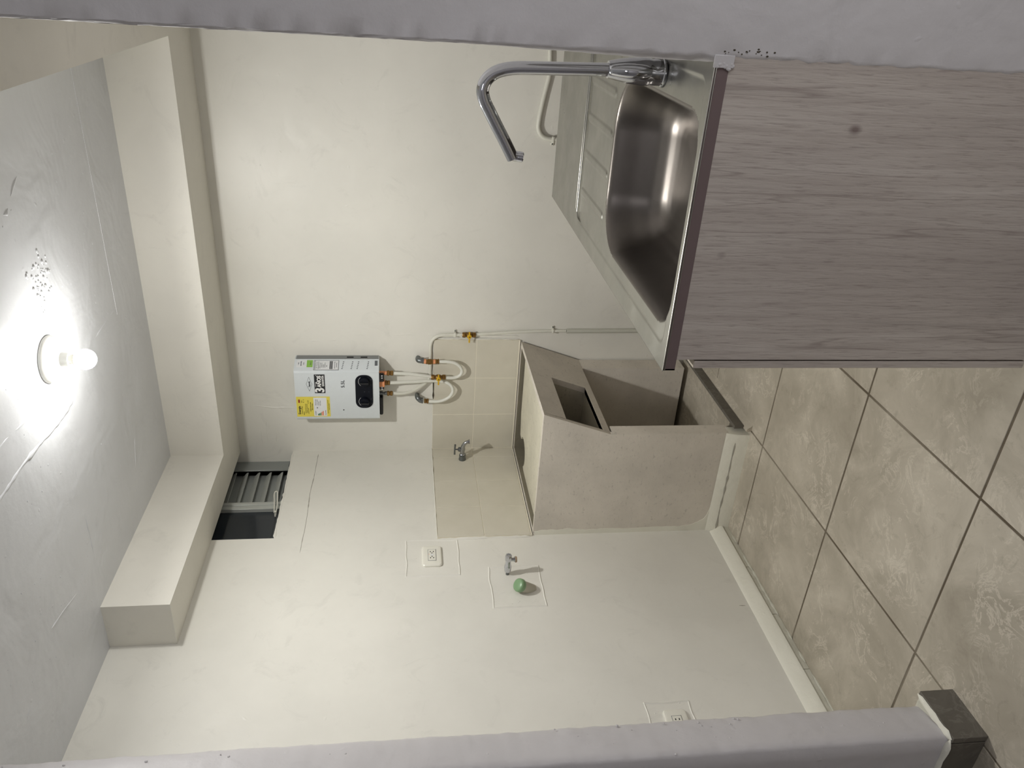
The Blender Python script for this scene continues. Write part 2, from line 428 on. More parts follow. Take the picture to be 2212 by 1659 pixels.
def jag_wall(name, prof, z0, z1, mat, jit, parent, step=.012):
    """vertical wall whose plan outline is prof [(x,y,jitter)], corners uneven like hand plaster"""
    b = MB(); n = int((z1-z0)/step); rows = []
    for k in range(n+1):
        z = z0+(z1-z0)*k/n; row = []
        for (x, y, j) in prof:
            a = noise.noise(Vector((x*3, y*3, z*14)))*j+noise.noise(Vector((x*5+9, y*5, z*55)))*j*.8
            c = noise.noise(Vector((x*3+4, y*3+8, z*14)))*j
            row.append(b.bm.verts.new((x+a, y+c, z)))
        rows.append(row)
    m = len(prof)
    for p, q in zip(rows, rows[1:]):
        for i in range(m): b.bm.faces.new((p[i], p[(i+1) % m], q[(i+1) % m], q[i]))
    b.bm.faces.new(rows[0][::-1]); b.bm.faces.new(rows[-1])
    return b.build(name, mat, parent, ang=60)
wr = struct('wall_right')
def round_corner_wall():
    b = MB(); n = 230; rows = []
    for k in range(n+1):
        z = -.05+(H+.07)*k/n
        t = min(1, max(0, (1.45-z)/.35)); xr_ = XR-.009*t; r = .007+.012*t
        r *= 1+.25*noise.noise(Vector((1, 2, z*30)))
        row = [(OX1+.1, YP), (XR+.10, YP), (XR+.045, YP)]
        for q in range(10):
            a = math.pi/2*q/9; jx = .0013*noise.noise(Vector((q*.7, 3, z*45)))
            row.append((xr_+r-r*math.sin(a)+jx, YP+r-r*math.cos(a)+jx))
        row += [(XR, YP+.06), (XR, .1), (OX1+.1, .1)]
        rows.append([b.bm.verts.new((x, y, z)) for x, y in row])
    m = len(rows[0])
    for p, q in zip(rows, rows[1:]):
        for i in range(m): b.bm.faces.new((p[i], p[(i+1) % m], q[(i+1) % m], q[i]))
    b.bm.faces.new(rows[0][::-1]); b.bm.faces.new(rows[-1])
    return b.build('wall_face', 'jamb', wr, ang=60)
round_corner_wall()
wf = struct('wall_front')
e = .012
jag_wall('wall_face', [(.581, PY1-e*1.0, .003), (.572, PY1-.001, .0035), (.53, PY1, 0), (OX0-.05, PY1, 0), (OX0-.05, PY2, 0), (.56, PY2, 0), (.612, PY2+.001, .003), (.618, PY2+e*.8, .003), (.613, PY2+.035, .0006), (.591, PY1-.04, .0006)],
         -.02, H+.02, M['jamb'], 0, wf)
b = MB()
for k in range(70):     # pits and blobs in the plaster of the wall end
    z = random.uniform(.2, 2.7); y = random.uniform(PY2+.01, PY1-.01)
    b.sphere((.581+(PY1-y)*.27, y, z), random.uniform(.001, .0045), (.35, 1, 1), 8)
tag(b.build('plaster_blister', 'jamb', wf), kind='stuff')
# shell of the room behind the camera
for nm, a in (('wall_outer_left', (OX0-.12, OX0, OY, PY1, -.05, H)), ('wall_outer_right', (OX1, OX1+.12, OY, YP, -.05, H)), ('wall_outer_back', (OX0-.1, OX1+.1, OY-.12, OY, -.05, H))):
    s_ = struct(nm); MB().box(*a).build('wall_face', 'jamb', s_, smooth=False)

w2 = struct('added_window', (OX1, -3.15, 1.0))  # made-up frame around the added side light, no opening behind it
b = MB(); b.box(OX1-.06, OX1+.01, -3.73, -3.65, .20, 1.80, .004, 1); b.box(OX1-.06, OX1+.01, -2.65, -2.57, .20, 1.80, .004, 1); b.box(OX1-.06, OX1+.01, -3.73, -2.57, .17, .25, .004, 1); b.box(OX1-.06, OX1+.01, -3.73, -2.57, 1.75, 1.83, .004, 1)
b.build('frame', 'frame', w2)
# hairline cracks, patches and chips on the walls
wander([(.0005, -.033, 2.061), (.0005, -.40, 2.068), (.0005, -.70, 2.066), (.0005, -.857, 2.071)], .0018, .0025, 'hairline_crack', plain('crack_shadow', (158, 154, 142), .9), wl, (1, 0, 0), flat=.15)
wander([(.0, -1.299, .143), (.0, -1.302, .095)], .003, .001, 'hairline_crack', MATS['crack_shadow'], wl, (1, 0, 0), flat=.15)
wander([(.0, -1.321, 2.185), (.0, -1.378, 2.194)], .004, .002, 'plaster_seam', 'wall', wl, (1, 0, 0))
wander([(.0, -1.42, 1.35), (.0, -1.46, .9), (.0, -1.50, .5)], .003, .01, 'plaster_seam', 'wall', wl, (1, 0, 0), gap=.5)
wander([(.66, 0, 2.40), (.676, 0, 1.91)], .004, .004, 'plaster_seam', 'wall', wb, (0, -1, 0), gap=.45)
wander([(.706, 0, 1.853), (.709, 0, 1.436)], .004, .003, 'plaster_seam', 'wall', wb, (0, -1, 0), gap=.4)
wander([(.291, 0, 2.386), (.276, 0, 2.283), (.275, 0, 2.166)], .005, .005, 'plaster_seam', 'wall', wb, (0, -1, 0))
wander([(.281, 0, 1.735), (.286, 0, 1.445)], .003, .003, 'plaster_seam', 'wall', wb, (0, -1, 0), gap=.4)
for (z, y0, y1) in ((2.36, .05, .16), (2.33, .04, .2), (2.28, .06, .13)):
    wander([(y0, 0, z), (y1, 0, z-.006)], .004, .005, 'plaster_seam', 'wall', wb, (0, -1, 0))
wander([(1.62, 0, 1.113), (1.60, 0, 1.06)], .004, .001, 'plaster_seam', 'wall', wb, (0, -1, 0))
def patch(y0, y1, z0, z1, parent):
    b = MB(); n = 24; t = .0035; pts = []
    cor = [(y0, z0), (y1, z0), (y1, z1), (y0, z1)]
    for i in range(4):
        a, c = cor[i], cor[(i+1) % 4]
        for k in range(n):
            q = Vector((0, a[0]+(c[0]-a[0])*k/n, a[1]+(c[1]-a[1])*k/n))
            pts.append((q.y+noise.noise(q*12)*.006, q.z+noise.noise(q*12+Vector((5, 5, 5)))*.006))
    cy, cz = (y0+y1)/2, (z0+z1)/2
    o1 = [b.bm.verts.new((.0, p[0], p[1])) for p in pts]
    o2 = [b.bm.verts.new((t, cy+(p[0]-cy)*.965, cz+(p[1]-cz)*.965)) for p in pts]
    o3 = [b.bm.verts.new((t*.2, cy+(p[0]-cy)*.93, cz+(p[1]-cz)*.93)) for p in pts]
    N = len(pts)
    for A, B in ((o1, o2), (o2, o3)):
        for i in range(N): b.bm.faces.new((A[i], A[(i+1) % N], B[(i+1) % N], B[i]))
    b.bm.faces.new(o3)
    for k in range(40):
        b.sphere((.001, random.uniform(min(y0, y1), max(y0, y1)), random.uniform(z0, z1)), random.uniform(.001, .0035), (.4, 1, 1), 6)
    return b.build('plaster_patch', 'wall', parent, ang=20)
patch(-1.04, -.79, 1.343, 1.592, wl); patch(-1.256, -.99, .985, 1.222, wl); patch(-2.05, -1.778, .527, .705, wl)

# ------------------------------------------------------------------ wall tiles (two rows) with raised pieces over a grout bed
t_ = .011; g = .0012
MB().box(0, TX, -t_+.0007, 0, ZT-2*TH-.006, ZT).build('grout_bed', 'wgrout', wb, smooth=False)
MB().box(0, t_-.002, -TY, 0, ZT-2*TH-.006, ZT).build('grout_bed', 'wgrout', wl, smooth=False)
for r in range(2):
    z1 = ZT-TH*r; z0 = z1-TH
    xs = [TX, TX-.2255, TX-.451, t_]
    for a, c in zip(xs, xs[1:]): MB().box(c+g, a-g, -t_, -.002, z0+g, z1-g, .001, 1).build('tile', 'wtile', wb, smooth=False)
    ys = [-t_, -WC, -WC-.2255, -WC-.451, -TY]
    for a, c in zip(ys, ys[1:]): MB().box(.002, t_, c+g, a-g, z0+g, z1-g, .001, 1).build('tile', 'wtile', wl, smooth=False)
# paint lines round the tiled field
wander([(TX+.004, -.002, ZT), (TX+.004, -.002, ZT-2*TH)], .006, .002, 'paint_bead', 'wall', wb, (0, -1, 0), flat=1.2)
wander([(.0, -TY-.004, ZT), (.0, -TY-.004, .98)], .008, .004, 'paint_bead', 'wall', wl, (1, 0, 0), flat=1.0)
wander([(t_, -t_, ZT+.003), (t_, -TY, ZT+.003)], .005, .001, 'paint_bead', 'wall', wl, (0, 0, 1), flat=.7)
wander([(TX, -t_*.6, ZT+.001), (t_, -t_*.6, ZT+.001)], .004, .001, 'paint_bead', 'wall', wb, (0, 0, 1), flat=.7)
wander([(.33, -t_-.002, ZT-.001), (.47, -t_-.002, ZT-.001)], .004, .001, 'dark_stain', plain('grime', (70, 64, 52), .9), wb, (0, -1, 0), flat=.2)

# ------------------------------------------------------------------ skirting: stone tiles topped with painted plaster
bl = struct('baseboard_left')
y = -.79
while y > PY1:
    y2 = max(y-.30, PY1); MB().box(.0, .032, y2+.001, y-.001, 0, .042, .001, 1).build('tile', 'smear', bl, smooth=False); y = y2
b = MB(); b.prism([(0, .030), (.036, .030), (.034, .046), (.012, .072), (.006, .086), (0, .088)], PY1, -.79, 'y')
b.build('painted_ledge', 'trimpaint', bl, ang=50)
wander([(.034, -.80, .003), (.034, -2.3, .003)], .006, .003, 'mortar_line', 'smear', bl, (1, 0, .3), gap=.2)
bf = struct('baseboard_front')
MB().box(PX-.04, PX-.0005, PY2+.004, PY1-.001, 0, .1035).build('mortar_fill', 'smear', bf, smooth=False)
MB().box(PX, PX+.019, PY2-.012, PY1+.003, 0, .105, .001, 1).build('tile', 'stile', bf, smooth=False)
for k in range(5): MB().box(PX-.002-.3*(k+1), PX-.002-.3*k-.002, PY2-.012, PY2, 0, .105, .001, 1).build('tile', 'stile', bf, smooth=False)
wander([(PX+.004, PY1+.006, .106), (PX+.008, PY2-.008, .106)], .012, .0006, 'paint_bead', 'trimpaint', bf, (0, 0, 1), flat=.6)
wander([(PX+.006, PY2-.006, .107), (PX-.5, PY2-.006, .107)], .010, .0006, 'paint_bead', 'trimpaint', bf, (0, 0, 1), flat=.6)

# ------------------------------------------------------------------ window high on the left wall
wn = struct('window_1', (-.065, -.37, WZ0))
wx = -.065
b = MB(); b.box(wx-.03, wx, -.092, .0, 2.19, 2.62, .002, 1); b.box(wx-.03, wx+.004, -.092, -.058, 2.19, 2.62, .002, 1); b.build('frame_post', 'frame', wn)
b = MB(); b.box(wx-.02, wx+.014, -.446, -.388, 2.205, 2.62, .002, 1); b.box(wx, wx+.019, -.418, -.396, 2.205, 2.62, .002, 1); b.build('frame_post', 'slat', wn)
MB().box(wx-.03, wx+.002, -.742, 0, 2.17, 2.222, .002, 1).build('bottom_rail', 'framedark', wn)
MB().box(wx-.03, wx+.002, -.742, 0, 2.57, 2.64, .002, 1).build('top_rail', 'framedark', wn)
rotS = Matrix.Rotation(R(38), 3, 'Y')
for k in range(7):      # louvre slats, each tilted, overlapping like blinds
    zc = 2.252+.0605*k
    b = MB(); b.prism([(wx-.037, zc+.026), (wx-.012, zc+.004), (wx-.008, zc-.006), (wx-.012, zc-.007), (wx-.016, zc+.0005), (wx-.037, zc+.018)], -.39, -.088, 'y')
    b.build('slat', 'slat', wn)
MB().box(wx-.040, wx-.036, -.40, -.07, 2.19, 2.64).build('back_panel', 'frame', wn, smooth=False)
MB().box(wx-.012, wx-.006, -.742, -.444, 2.215, 2.62).build('pane', 'dkglass', wn, smooth=False)
b = MB(); b.box(wx-.012, wx+.012, -.742, -.444, 2.203, 2.228, .003, 1); b.box(wx-.012, wx+.010, -.742, -.728, 2.203, 2.62, .003, 1); b.build('sash_frame', 'framedark', wn)
b = MB(); b.tube([(wx+.03, -.50, 2.235), (wx+.034, -.43, 2.243), (wx+.05, -.372, 2.250), (wx+.055, -.358, 2.243), (wx+.052, -.368, 2.234), (wx+.036, -.43, 2.228), (wx+.03, -.50, 2.226)], .0028, 10)
b.tube([(wx, -.49, 2.231), (wx+.03, -.49, 2.231)], .006, 10); b.build('handle', 'plate', wn)
MB().box(-.20, -.195, -.75, .0, 2.15, 2.65).build('outer_shutter', 'framedark', wn, smooth=False)

# ------------------------------------------------------------------ laundry tub in the corner
TZ, TXT, TX2, TZ2, TYN = .978, .675, .568, .659, -.7746
tub = empty('laundry_tub', (.30, -.39, 0), 'cast concrete laundry tub with open shelf space, standing in the tiled corner', 'laundry tub')
prof = [(0, .095), (TX2, .095), (TX2, TZ2), (TXT, TZ), (0, TZ)]
b = MB(); b.prism(prof, TYN, TYN+.024, 'y'); b.box(.01, TX2-.001, TYN+.02, -.700, .09, TZ2-.01)
b.build('side_panel', 'tub', tub, smooth=False)
b = MB(); b.prism([(0, .095), (TX2, .095), (TX2, TZ2-.002), (TX2-.002, TZ2), (TX2+(TXT-TX2)*(.885-TZ2)/(TZ-TZ2)-.002, .885), (0, .885)], -.112, -.012, 'y'); b.build('side_panel', 'tub', tub, smooth=False)
# sloping front with soap niche cut out
sl = lambda z: TX2+(TXT-TX2)*(z-TZ2)/(TZ-TZ2)
NZ0, NZ1, NY0, NY1 = .694, .871, -.750, -.350
b = MB()
def slab(y0, y1, z0, z1): b.prism([(sl(z0)-.03, z0), (sl(z0), z0), (sl(z1), z1), (sl(z1)-.03, z1)], y0, y1, 'y')
slab(TYN+.02, -.012, NZ1, TZ-.001); slab(NY1, -.012, TZ2, NZ1); slab(TYN+.02, NY1, TZ2, NZ0); slab(TYN+.02, NY0, NZ0, NZ1)
b.build('sloped_front', 'tub', tub, smooth=False)
b = MB(); b.box(.36, sl(NZ0)-.004, NY0, NY1+.02, NZ0-.012, NZ0); b.box(.36, sl(NZ1)-.01, NY0, NY1+.02, NZ1, NZ1+.012)
b.box(.35, .36, NY0-.01, NY1+.02, NZ0-.01, NZ1+.01); nsp = [(.36, NZ0-.002), (sl(NZ0-.002)-.0015, NZ0-.002), (sl(NZ1)-.0015, NZ1), (.36, NZ1)]
b.prism(nsp, NY1+.0005, NY1+.02, 'y'); b.prism(nsp, NY0-.012, NY0-.0005, 'y')
b.build('soap_niche', 'tubin', tub, smooth=False)
b = MB(); b.box(.01, TX2-.01, TYN+.02, -.02, TZ2, NZ0-.012); b.build('shelf_slab', 'tub', tub, smooth=False)
# rims of the bowl
b = MB(); rim = .016
b.prism([(.012, TZ-.05), (sl(TZ-.05), TZ-.05), (TXT-.0005, TZ-.002), (TXT-.003, TZ+.001), (.012, TZ+.001)], TYN+.0004, TYN+rim, 'y'); b.prism([(TXT-.045, TZ-.06), (TXT-.022, TZ-.06), (TXT+.0005, TZ), (TXT-.018, TZ+.0005)], TYN+.001, -.012, 'y')
b.box(.012, TXT-.02, -.018, -.011, TZ-.004, TZ+.002, .001, 1); b.box(.011, .018, TYN, -.012, TZ-.004, TZ+.002, .001, 1)
b.build('rim', 'tub', tub)
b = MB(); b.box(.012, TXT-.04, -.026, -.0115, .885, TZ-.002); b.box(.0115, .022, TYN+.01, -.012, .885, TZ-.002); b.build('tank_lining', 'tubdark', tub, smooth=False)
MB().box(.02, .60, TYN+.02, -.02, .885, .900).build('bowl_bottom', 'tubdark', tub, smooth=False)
# washing slab with a half-round notch towards the tank behind it
ye, xe = -.115, .030; cx, cy, rr = .095, -.235, .0
pts = [(.652, TYN+rim), (.652, -.075), (.60, -.052), (.26, -.052), (.140, -.080)]
for k in range(15):
    a = math.radians(62-(360-150)*k/14); pts.append((.098+.080*math.cos(a), -.190+.080*math.sin(a)))
pts += [(.019, -.262), (.0185, -.60), (.0185, TYN+rim)]
b = MB(); b.prism(pts[::-1], .935, .957, 'z'); o = b.build('washing_slab', 'tubslab', tub, smooth=False)
# white plaster curb the tub stands on + smears of wall paint along its edge
cb = MB(); cb.prism([(TYN-.002, .108), (TYN-.018, .060), (TYN-.022, .0), (-.72, 0), (-.72, .094), (TYN, .096)], 0, .5675, 'x')
cb.build('curb', 'trimpaint', tub, ang=50)
wander([(.0, TYN-.0175, .062), (.565, TYN-.0175, .062)], .004, .003, 'curb_crack', MATS['crack_shadow'], tub, (0, -1, .4), flat=.2, gap=.2)
pv = [(0, .975), (.024, .973), (.031, .90), (.028, .86), (.034, .80), (.024, .72), (.028, .607), (.024, .5), (.030, .353), (.029, .232), (.040, .18), (.054, .15), (.075, .125), (.11, .110), (.221, .101), (.397, .104), (.5, .102), (.568, .106), (.568, .07), (0, .07)]
pw = []
for (x0_, z0_), (x1_, z1_) in zip(pv, pv[1:]):
    for k in range(6):
        q = Vector((x0_+(x1_-x0_)*k/6, 0, z0_+(z1_-z0_)*k/6)); jx = noise.noise(q*40)*.004 if 0 < q.x < .56 else 0
        pw.append((q.x+jx, q.z+(jx if q.z < .2 else 0)))
pw.append(pv[-1])
MB().prism(pw, TYN-.0015, TYN+.002, 'y').build('paint_smear', 'trimpaint', tub, smooth=False)
# raised tiled floor inside the tub, its dark front riser and mortar
MB().box(.01, .592, -.70, -.012, 0.0, .066).build('inner_floor', 'ftile', tub, smooth=False)
for (a, c) in ((-.765, -.60), (-.597, -.40), (-.397, -.20), (-.197, -.012)):
    MB().box(.585, .601, a, c, .024, .070, .001, 1).build('tile', 'stile', tub, smooth=False)
b = MB(); b.prism([(.590, 0), (.624, 0), (.615, .006), (.603, .022), (.590, .026)], -.80, -.005, 'y'); b.build('mortar_fillet', 'ftile', tub, ang=60)

# ------------------------------------------------------------------ kitchen sink
SX0, SX1, SY0, SY1, SZ = 1.593, XR-.003, YP+.001, -.544, .985
snk = empty('kitchen_sink', (1.92, -1.33, .955), 'long stainless steel sink with one basin and ribbed drainboard, set on the oak-look cabinet', 'sink')
BX0, BX1, BY0, BY1 = 1.679, 2.178, -2.108, -1.404
nx, ny = 200, 460
xs = np.linspace(SX0, SX1, nx+1); ys = np.linspace(SY0, SY1, ny+1)
X, Y = np.meshgrid(xs, ys, indexing='ij')
def rrect(X, Y, x0, x1, y0, y1, rn, rf):
    """signed distance (positive inside); corner radius rn at the near (y0) end, rf at the far end"""
    cx, cy = (x0+x1)/2, (y0+y1)/2; hx, hy = (x1-x0)/2, (y1-y0)/2
    r = np.where(Y > cy, rf, rn)
    qx = np.abs(X-cx)-hx+r; qy = np.abs(Y-cy)-hy+r
    return -(np.minimum(np.maximum(qx, qy), 0)+np.hypot(np.maximum(qx, 0), np.maximum(qy, 0))-r)
sm = lambda t: np.clip(t, 0, 1)**2*(3-2*np.clip(t, 0, 1))
d = rrect(X, Y, BX0, BX1, BY0, BY1, .085, .16)
bump_ = lambda x, c, w: np.exp(-((x-c)/w)**2)
Z = np.full_like(X, SZ)
rec = rrect(X, Y, SX0+.048, SX1-.036, SY0+.030, -1.052, .03, .035)
Z -= .0035*sm(rec/.008)
mx_ = sm((X-(SX0+.066))/.010)
pad = rrect(X, Y, SX0+.062, SX1-.02, -1.397, -1.068, .05, .012)
Z += .0014*sm(pad/.006)
for gx in (1.752, 1.879, 2.000, 2.117):
    gd = rrect(X, Y, gx-.015, gx+.015, -1.392, -1.066, .014, .014)
    Z += .0034*sm(gd/.006)
prof_d = np.array([0, .004, .010, .018, .030, .050, .072, .090, .110, .135, .17, .25])
prof_z = np.array([0, -.0006, -.006, -.028, -.075, -.122, -.150, -.162, -.170, -.174, -.176, -.178])
di = np.clip(d, 0, .25)
Z += np.interp(di, prof_d, prof_z)
# smooth the stamped basin
for it in range(3):
    Zs_ = Z.copy(); m_ = d > .006
    Zs_[1:-1, 1:-1] = (Z[1:-1, 1:-1]*2+Z[2:, 1:-1]+Z[:-2, 1:-1]+Z[1:-1, 2:]+Z[1:-1, :-2])/6
    Z = np.where(m_, Zs_, Z)
def hmesh(mask, name, mat, parent, extra=None):
    idx = -np.ones(X.shape, int); vm = np.zeros(X.shape, bool)
    I, J = np.nonzero(mask); 
    for di_, dj in ((0, 0), (1, 0), (1, 1), (0, 1)): vm[I+di_, J+dj] = True
    idx[vm] = np.arange(vm.sum())
    off = wloc(parent); V = np.stack([X[vm]-off.x, Y[vm]-off.y, Z[vm]-off.z], 1)
    Fc = np.stack([idx[I, J], idx[I+1, J], idx[I+1, J+1], idx[I, J+1]], 1)
    me = bpy.data.meshes.new(name); me.from_pydata(V.tolist(), [], Fc.tolist()); me.update()
    me.polygons.foreach_set('use_smooth', [True]*len(me.polygons)); me.materials.append(M[mat])
    o = bpy.data.objects.new(name, me); COL.objects.link(o); o.parent = parent; return o
inb = (d[:-1, :-1] > 0)
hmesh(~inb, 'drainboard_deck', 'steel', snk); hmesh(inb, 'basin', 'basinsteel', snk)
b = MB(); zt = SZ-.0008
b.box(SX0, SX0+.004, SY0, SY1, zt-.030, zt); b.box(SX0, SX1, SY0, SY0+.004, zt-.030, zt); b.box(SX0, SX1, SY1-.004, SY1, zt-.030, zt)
tag(b.build('edge_band', 'taupe', snk, smooth=False), 'folded steel sink edge with its brown reflection painted in')
b = MB(); b.tube([(SX1, SY0-.0005, SZ-.0012), (SX0, SY0-.0005, SZ-.0012)], .0016, 8, smooth=False); b.tube([(SX0-.0005, SY0, SZ-.0012), (SX0-.0005, SY1, SZ-.0012)], .0016, 8, smooth=False)
b.tube([(SX1, SY0-.0010, SZ-.0052), (SX0, SY0-.0010, SZ-.0052)], .0012, 8, smooth=False); b.build('rolled_lip', 'steel', snk)
b = MB(); b.lathe([(.0, 0), (.042, 0), (.042, .002), (.034, .0), (.028, -.004), (.0, -.004)], (1.93, -1.90, SZ-.180), (0, 0, 1), 28); b.build('drain_strainer', 'chrome', snk)
b = MB(); b.sphere((1.884, -1.340, SZ-.003), .0022, (1, 1, .3), 8); b.build('screw_hole', 'hole', snk)
MB().tube([(SX1, -1.0215, SZ), (1.9, -1.0215, SZ), (1.678, -1.0215, SZ), (1.664, -1.0215, SZ-.002)], [.0042, .0042, .0042, .0012], 12, smooth=False).build('raised_bead', 'steel', snk)
MB().tube([(SX1, -1.0440, SZ), (1.9, -1.0440, SZ), (1.690, -1.0440, SZ), (1.668, -1.047, SZ), (1.654, -1.058, SZ-.0005), (1.648, -1.076, SZ-.002), (1.646, -1.10, SZ-.004)], [.0042, .0042, .0042, .0040, .0036, .003, .0015], 12).build('raised_bead', 'steel', snk)
# paint and caulk where the sink meets the wall
b = MB()
for k in range(16):
    b.sphere((XR-.014+random.gauss(0, .003), YP-.0015, random.uniform(.948, .984)), random.uniform(.003, .005), (1, .3, 1.2), 8)
b.box(XR-.018, XR+.006, YP-.0025, YP+.0005, .946, .988, .001, 1); b.build('paint_blob', 'jamb', wr)
b = MB()
for k in range(34): b.sphere((XR+random.uniform(.006, .02), YP-.0005, random.choice([random.uniform(.84, .97), random.uniform(2.4, 2.6)])), random.uniform(.0008, .0022), (1, .4, 1.3), 6)
tag(b.build('paint_speckle', MATS['grime'], wr), kind='stuff')

# ------------------------------------------------------------------ cabinet under the sink
cab = empty('sink_cabinet', (1.94, -1.33, 0), 'grey oak-look base cabinet under the steel sink, its plain side towards the camera', 'cabinet')
CZ = SZ-.031
MB().box(1.621, XR+.012, YP+.002, YP+.020, 0, CZ, .0006, 1).build('side_panel', 'wood', cab, smooth=False)
MB().box(1.621, XR-.004, SY1-.02, SY1-.004, 0, CZ, .0006, 1).build('side_panel', 'wood', cab, smooth=False)
MB().box(1.63, XR-.004, YP+.02, SY1-.02, .09, .106).build('bottom_board', 'wood', cab, smooth=False)
MB().box(1.66, 1.676, YP+.02, SY1-.02, 0, .09).build('toe_board', 'wood', cab, smooth=False)
MB().box(1.621, 1.637, YP+.02, SY1-.02, .93, CZ).build('top_rail', 'wood', cab, smooth=False)
for k in range(3):
    a = YP+.003+k*.521; c = a+.518
    dr_ = MB(); dr_.box(1.598, 1.6165, a, c, .03, .907, .0006, 1); dd = dr_.build('door', 'wood', cab, smooth=False)
    MB().box(1.5985, 1.616, a+.001, c-.001, .907, .9085).build('raw_top_edge', 'mdf', dd, smooth=False)

# ------------------------------------------------------------------ mixer tap on the sink
FX, FY = 2.222, -1.795
fc = empty('kitchen_faucet', (FX, FY, SZ), 'tall chrome mixer faucet with bent tubular spout, mounted behind the sink basin', 'faucet')
b = MB(); b.lathe([(.0, 0), (.032, 0), (.0325, .004), (.0305, .006), (.0305, .022), (.0295, .030), (.0315, .036), (.0320, .050), (.0290, .085), (.0245, .112), (.0210, .128), (.0195, .1345), (.015, .135), (0, .135)], (FX, FY, SZ-.001), (0, 0, 1), 40)
b.build('body', 'chrome', fc, ang=35)
MB().lathe([(0, 0), (.034, 0), (.0345, .002), (.033, .0035), (0, .0035)], (FX, FY, SZ-.0045), (0, 0, 1), 40).build('base_ring', 'black', fc)
MB().tube([(2.2215, FY, 1.115), (2.219, FY, 1.20), (2.2165, FY, 1.29), (2.2135, FY, 1.345), (2.204, FY, 1.381), (2.187, FY, 1.403), (2.164, FY, 1.412), (2.140, FY, 1.407), (2.118, FY, 1.395), (2.085, FY, 1.376), (2.050, FY, 1.355), (2.008, FY, 1.331)], .0153, 24, 5).build('spout', 'chrome', fc)
b = MB(); b.lathe([(0, -.010), (.0125, -.010), (.0125, .004), (.0122, .006), (.0128, .007), (.0128, .018), (.011, .020), (0, .0185)], (2.014, FY, 1.326), (-.12, 0, -1), 28); b.build('aerator', 'chrome', fc)
dl_ = Vector((.08, -1, 0)).normalized()
b = MB(); rings = []      # lever: rounded pod hugging the body, tip towards the spout
for k in range(15):
    t = k/14; z = SZ+.036+.098*t
    wdt = .0165*math.sin(math.pi*min(1, max(0, .10+.82*t)))**.42; outw = .033-.012*(t-.3)**2+.005*math.sin(math.pi*t)
    c = Vector((FX, FY, z))+dl_*(outw-.013*t)
    s_ = Vector((0, 0, 1)).cross(dl_)
    rings.append([b.bm.verts.new(c+s_*wdt*math.cos(a)+dl_*.014*(.4+.6*math.sin(math.pi*(.08+.84*t)))*math.sin(a)) for a in [2*math.pi*i/20 for i in range(20)]])
for p, q in zip(rings, rings[1:]):
    for i in range(20): b.bm.faces.new((p[i], p[(i+1) % 20], q[(i+1) % 20], q[i]))
b.bm.faces.new(rings[0][::-1]); b.bm.faces.new(rings[-1]); b.build('lever', 'chrome', fc, ang=70)

# ------------------------------------------------------------------ ceiling lamp
LX, LY = 1.216, -1.310
lp = empty('ceiling_lamp', (LX, LY, H), 'bare lit bulb in a round white porcelain holder on the ceiling', 'lamp')
MB().lathe([(0, .001), (.0765, .001), (.078, -.003), (.077, -.007), (.070, -.014), (.055, -.024), (.040, -.032), (.028, -.037), (.024, -.040), (0, -.040)], (LX, LY, H), (0, 0, 1), 48).build('rosette', 'porcelain', lp)
MB().lathe([(0, -.03), (.0235, -.034), (.0225, -.060), (.0225, -.064), (.019, -.065), (0, -.065)], (LX, LY, H), (0, 0, 1), 32).build('socket', 'porcelain', lp)
b = MB(); b.lathe([(0, -.060), (.0160, -.062), (.0155, -.070), (.0175, -.078), (.0215, -.083), (0, -.0835)], (LX, LY, H), (0, 0, 1), 32); b.build('bulb_base', 'plate', lp)
b = MB(); b.lathe([(.0335, -.107), (.0337, -.111), (.0325, -.119), (.0285, -.129), (.022, -.137), (.014, -.142), (.005, -.1445), (0, -.145)], (LX, LY, H), (0, 0, 1), 32)
MB().lathe([(.0, -.0825), (.0216, -.0835), (.0275, -.091), (.0320, -.100), (.0334, -.1068), (0, -.1069)], (LX, LY, H), (0, 0, 1), 32).build('bulb_shoulder', 'shoulder', lp)
tag(b.build('bulb', 'bulb', lp), 'glowing white bulb')

# extra disc light added under the bulb to brighten lower walls and floor
_l = bpy.data.lights.new('bulb_fill', 'AREA'); _l.shape = 'DISK'; _l.size = .05; _l.energy = 17.0; _l.color = (1.0, .985, .95)
_o = bpy.data.objects.new('bulb_fill', _l); _o.location = (0, 0, -.1465); _o.parent = lp; COL.objects.link(_o)

# ------------------------------------------------------------------ gas water heater
hx0, hxc, hx1, hyf, hys, hz0, hz1 = .270, .552, .588, -.120, -.045, 1.722, 2.147
ht = empty('water_heater', (.43, 0, hz0), 'white wall-mounted gas water heater with stickers and two knobs, above the tiled corner', 'water heater')
b = MB(); hp = [(hx0, -.002), (hx0, hyf+.012), (hx0+.003, hyf+.004), (hx0+.012, hyf), (hxc-.010, hyf), (hxc, hyf+.002), (hxc+.006, hyf+.008), (hx1-.004, hys-.006), (hx1, hys), (hx1-.002, hys+.004), (hx1-.002, -.002)]
b.prism(hp, hz0, hz1, 'z'); o = b.build('casing', 'white', ht, ang=50)
MB().box(hx1-.003, hx1, hys+.004, -.002, hz0+.004, hz1-.006).build('side_plate', 'sidegrey', ht, smooth=False)
for z in (1.870, 1.800): MB().box(hx1-.001, hx1+.0006, -.030, -.018, z-.017, z+.017).build('vent_slot', 'hole', ht, smooth=False)
MB().box(.268, .2705, -.05, -.03, 2.10, 2.112).build('vent_slot', 'hole', ht, smooth=False)
b = MB(); b.box(.405, .46, -.03, -.002, hz1, hz1+.004); b.box(.425, .470, -.0035, -.002, hz1, hz1+.014); b.build('hanging_bracket', 'galv', ht, smooth=False)
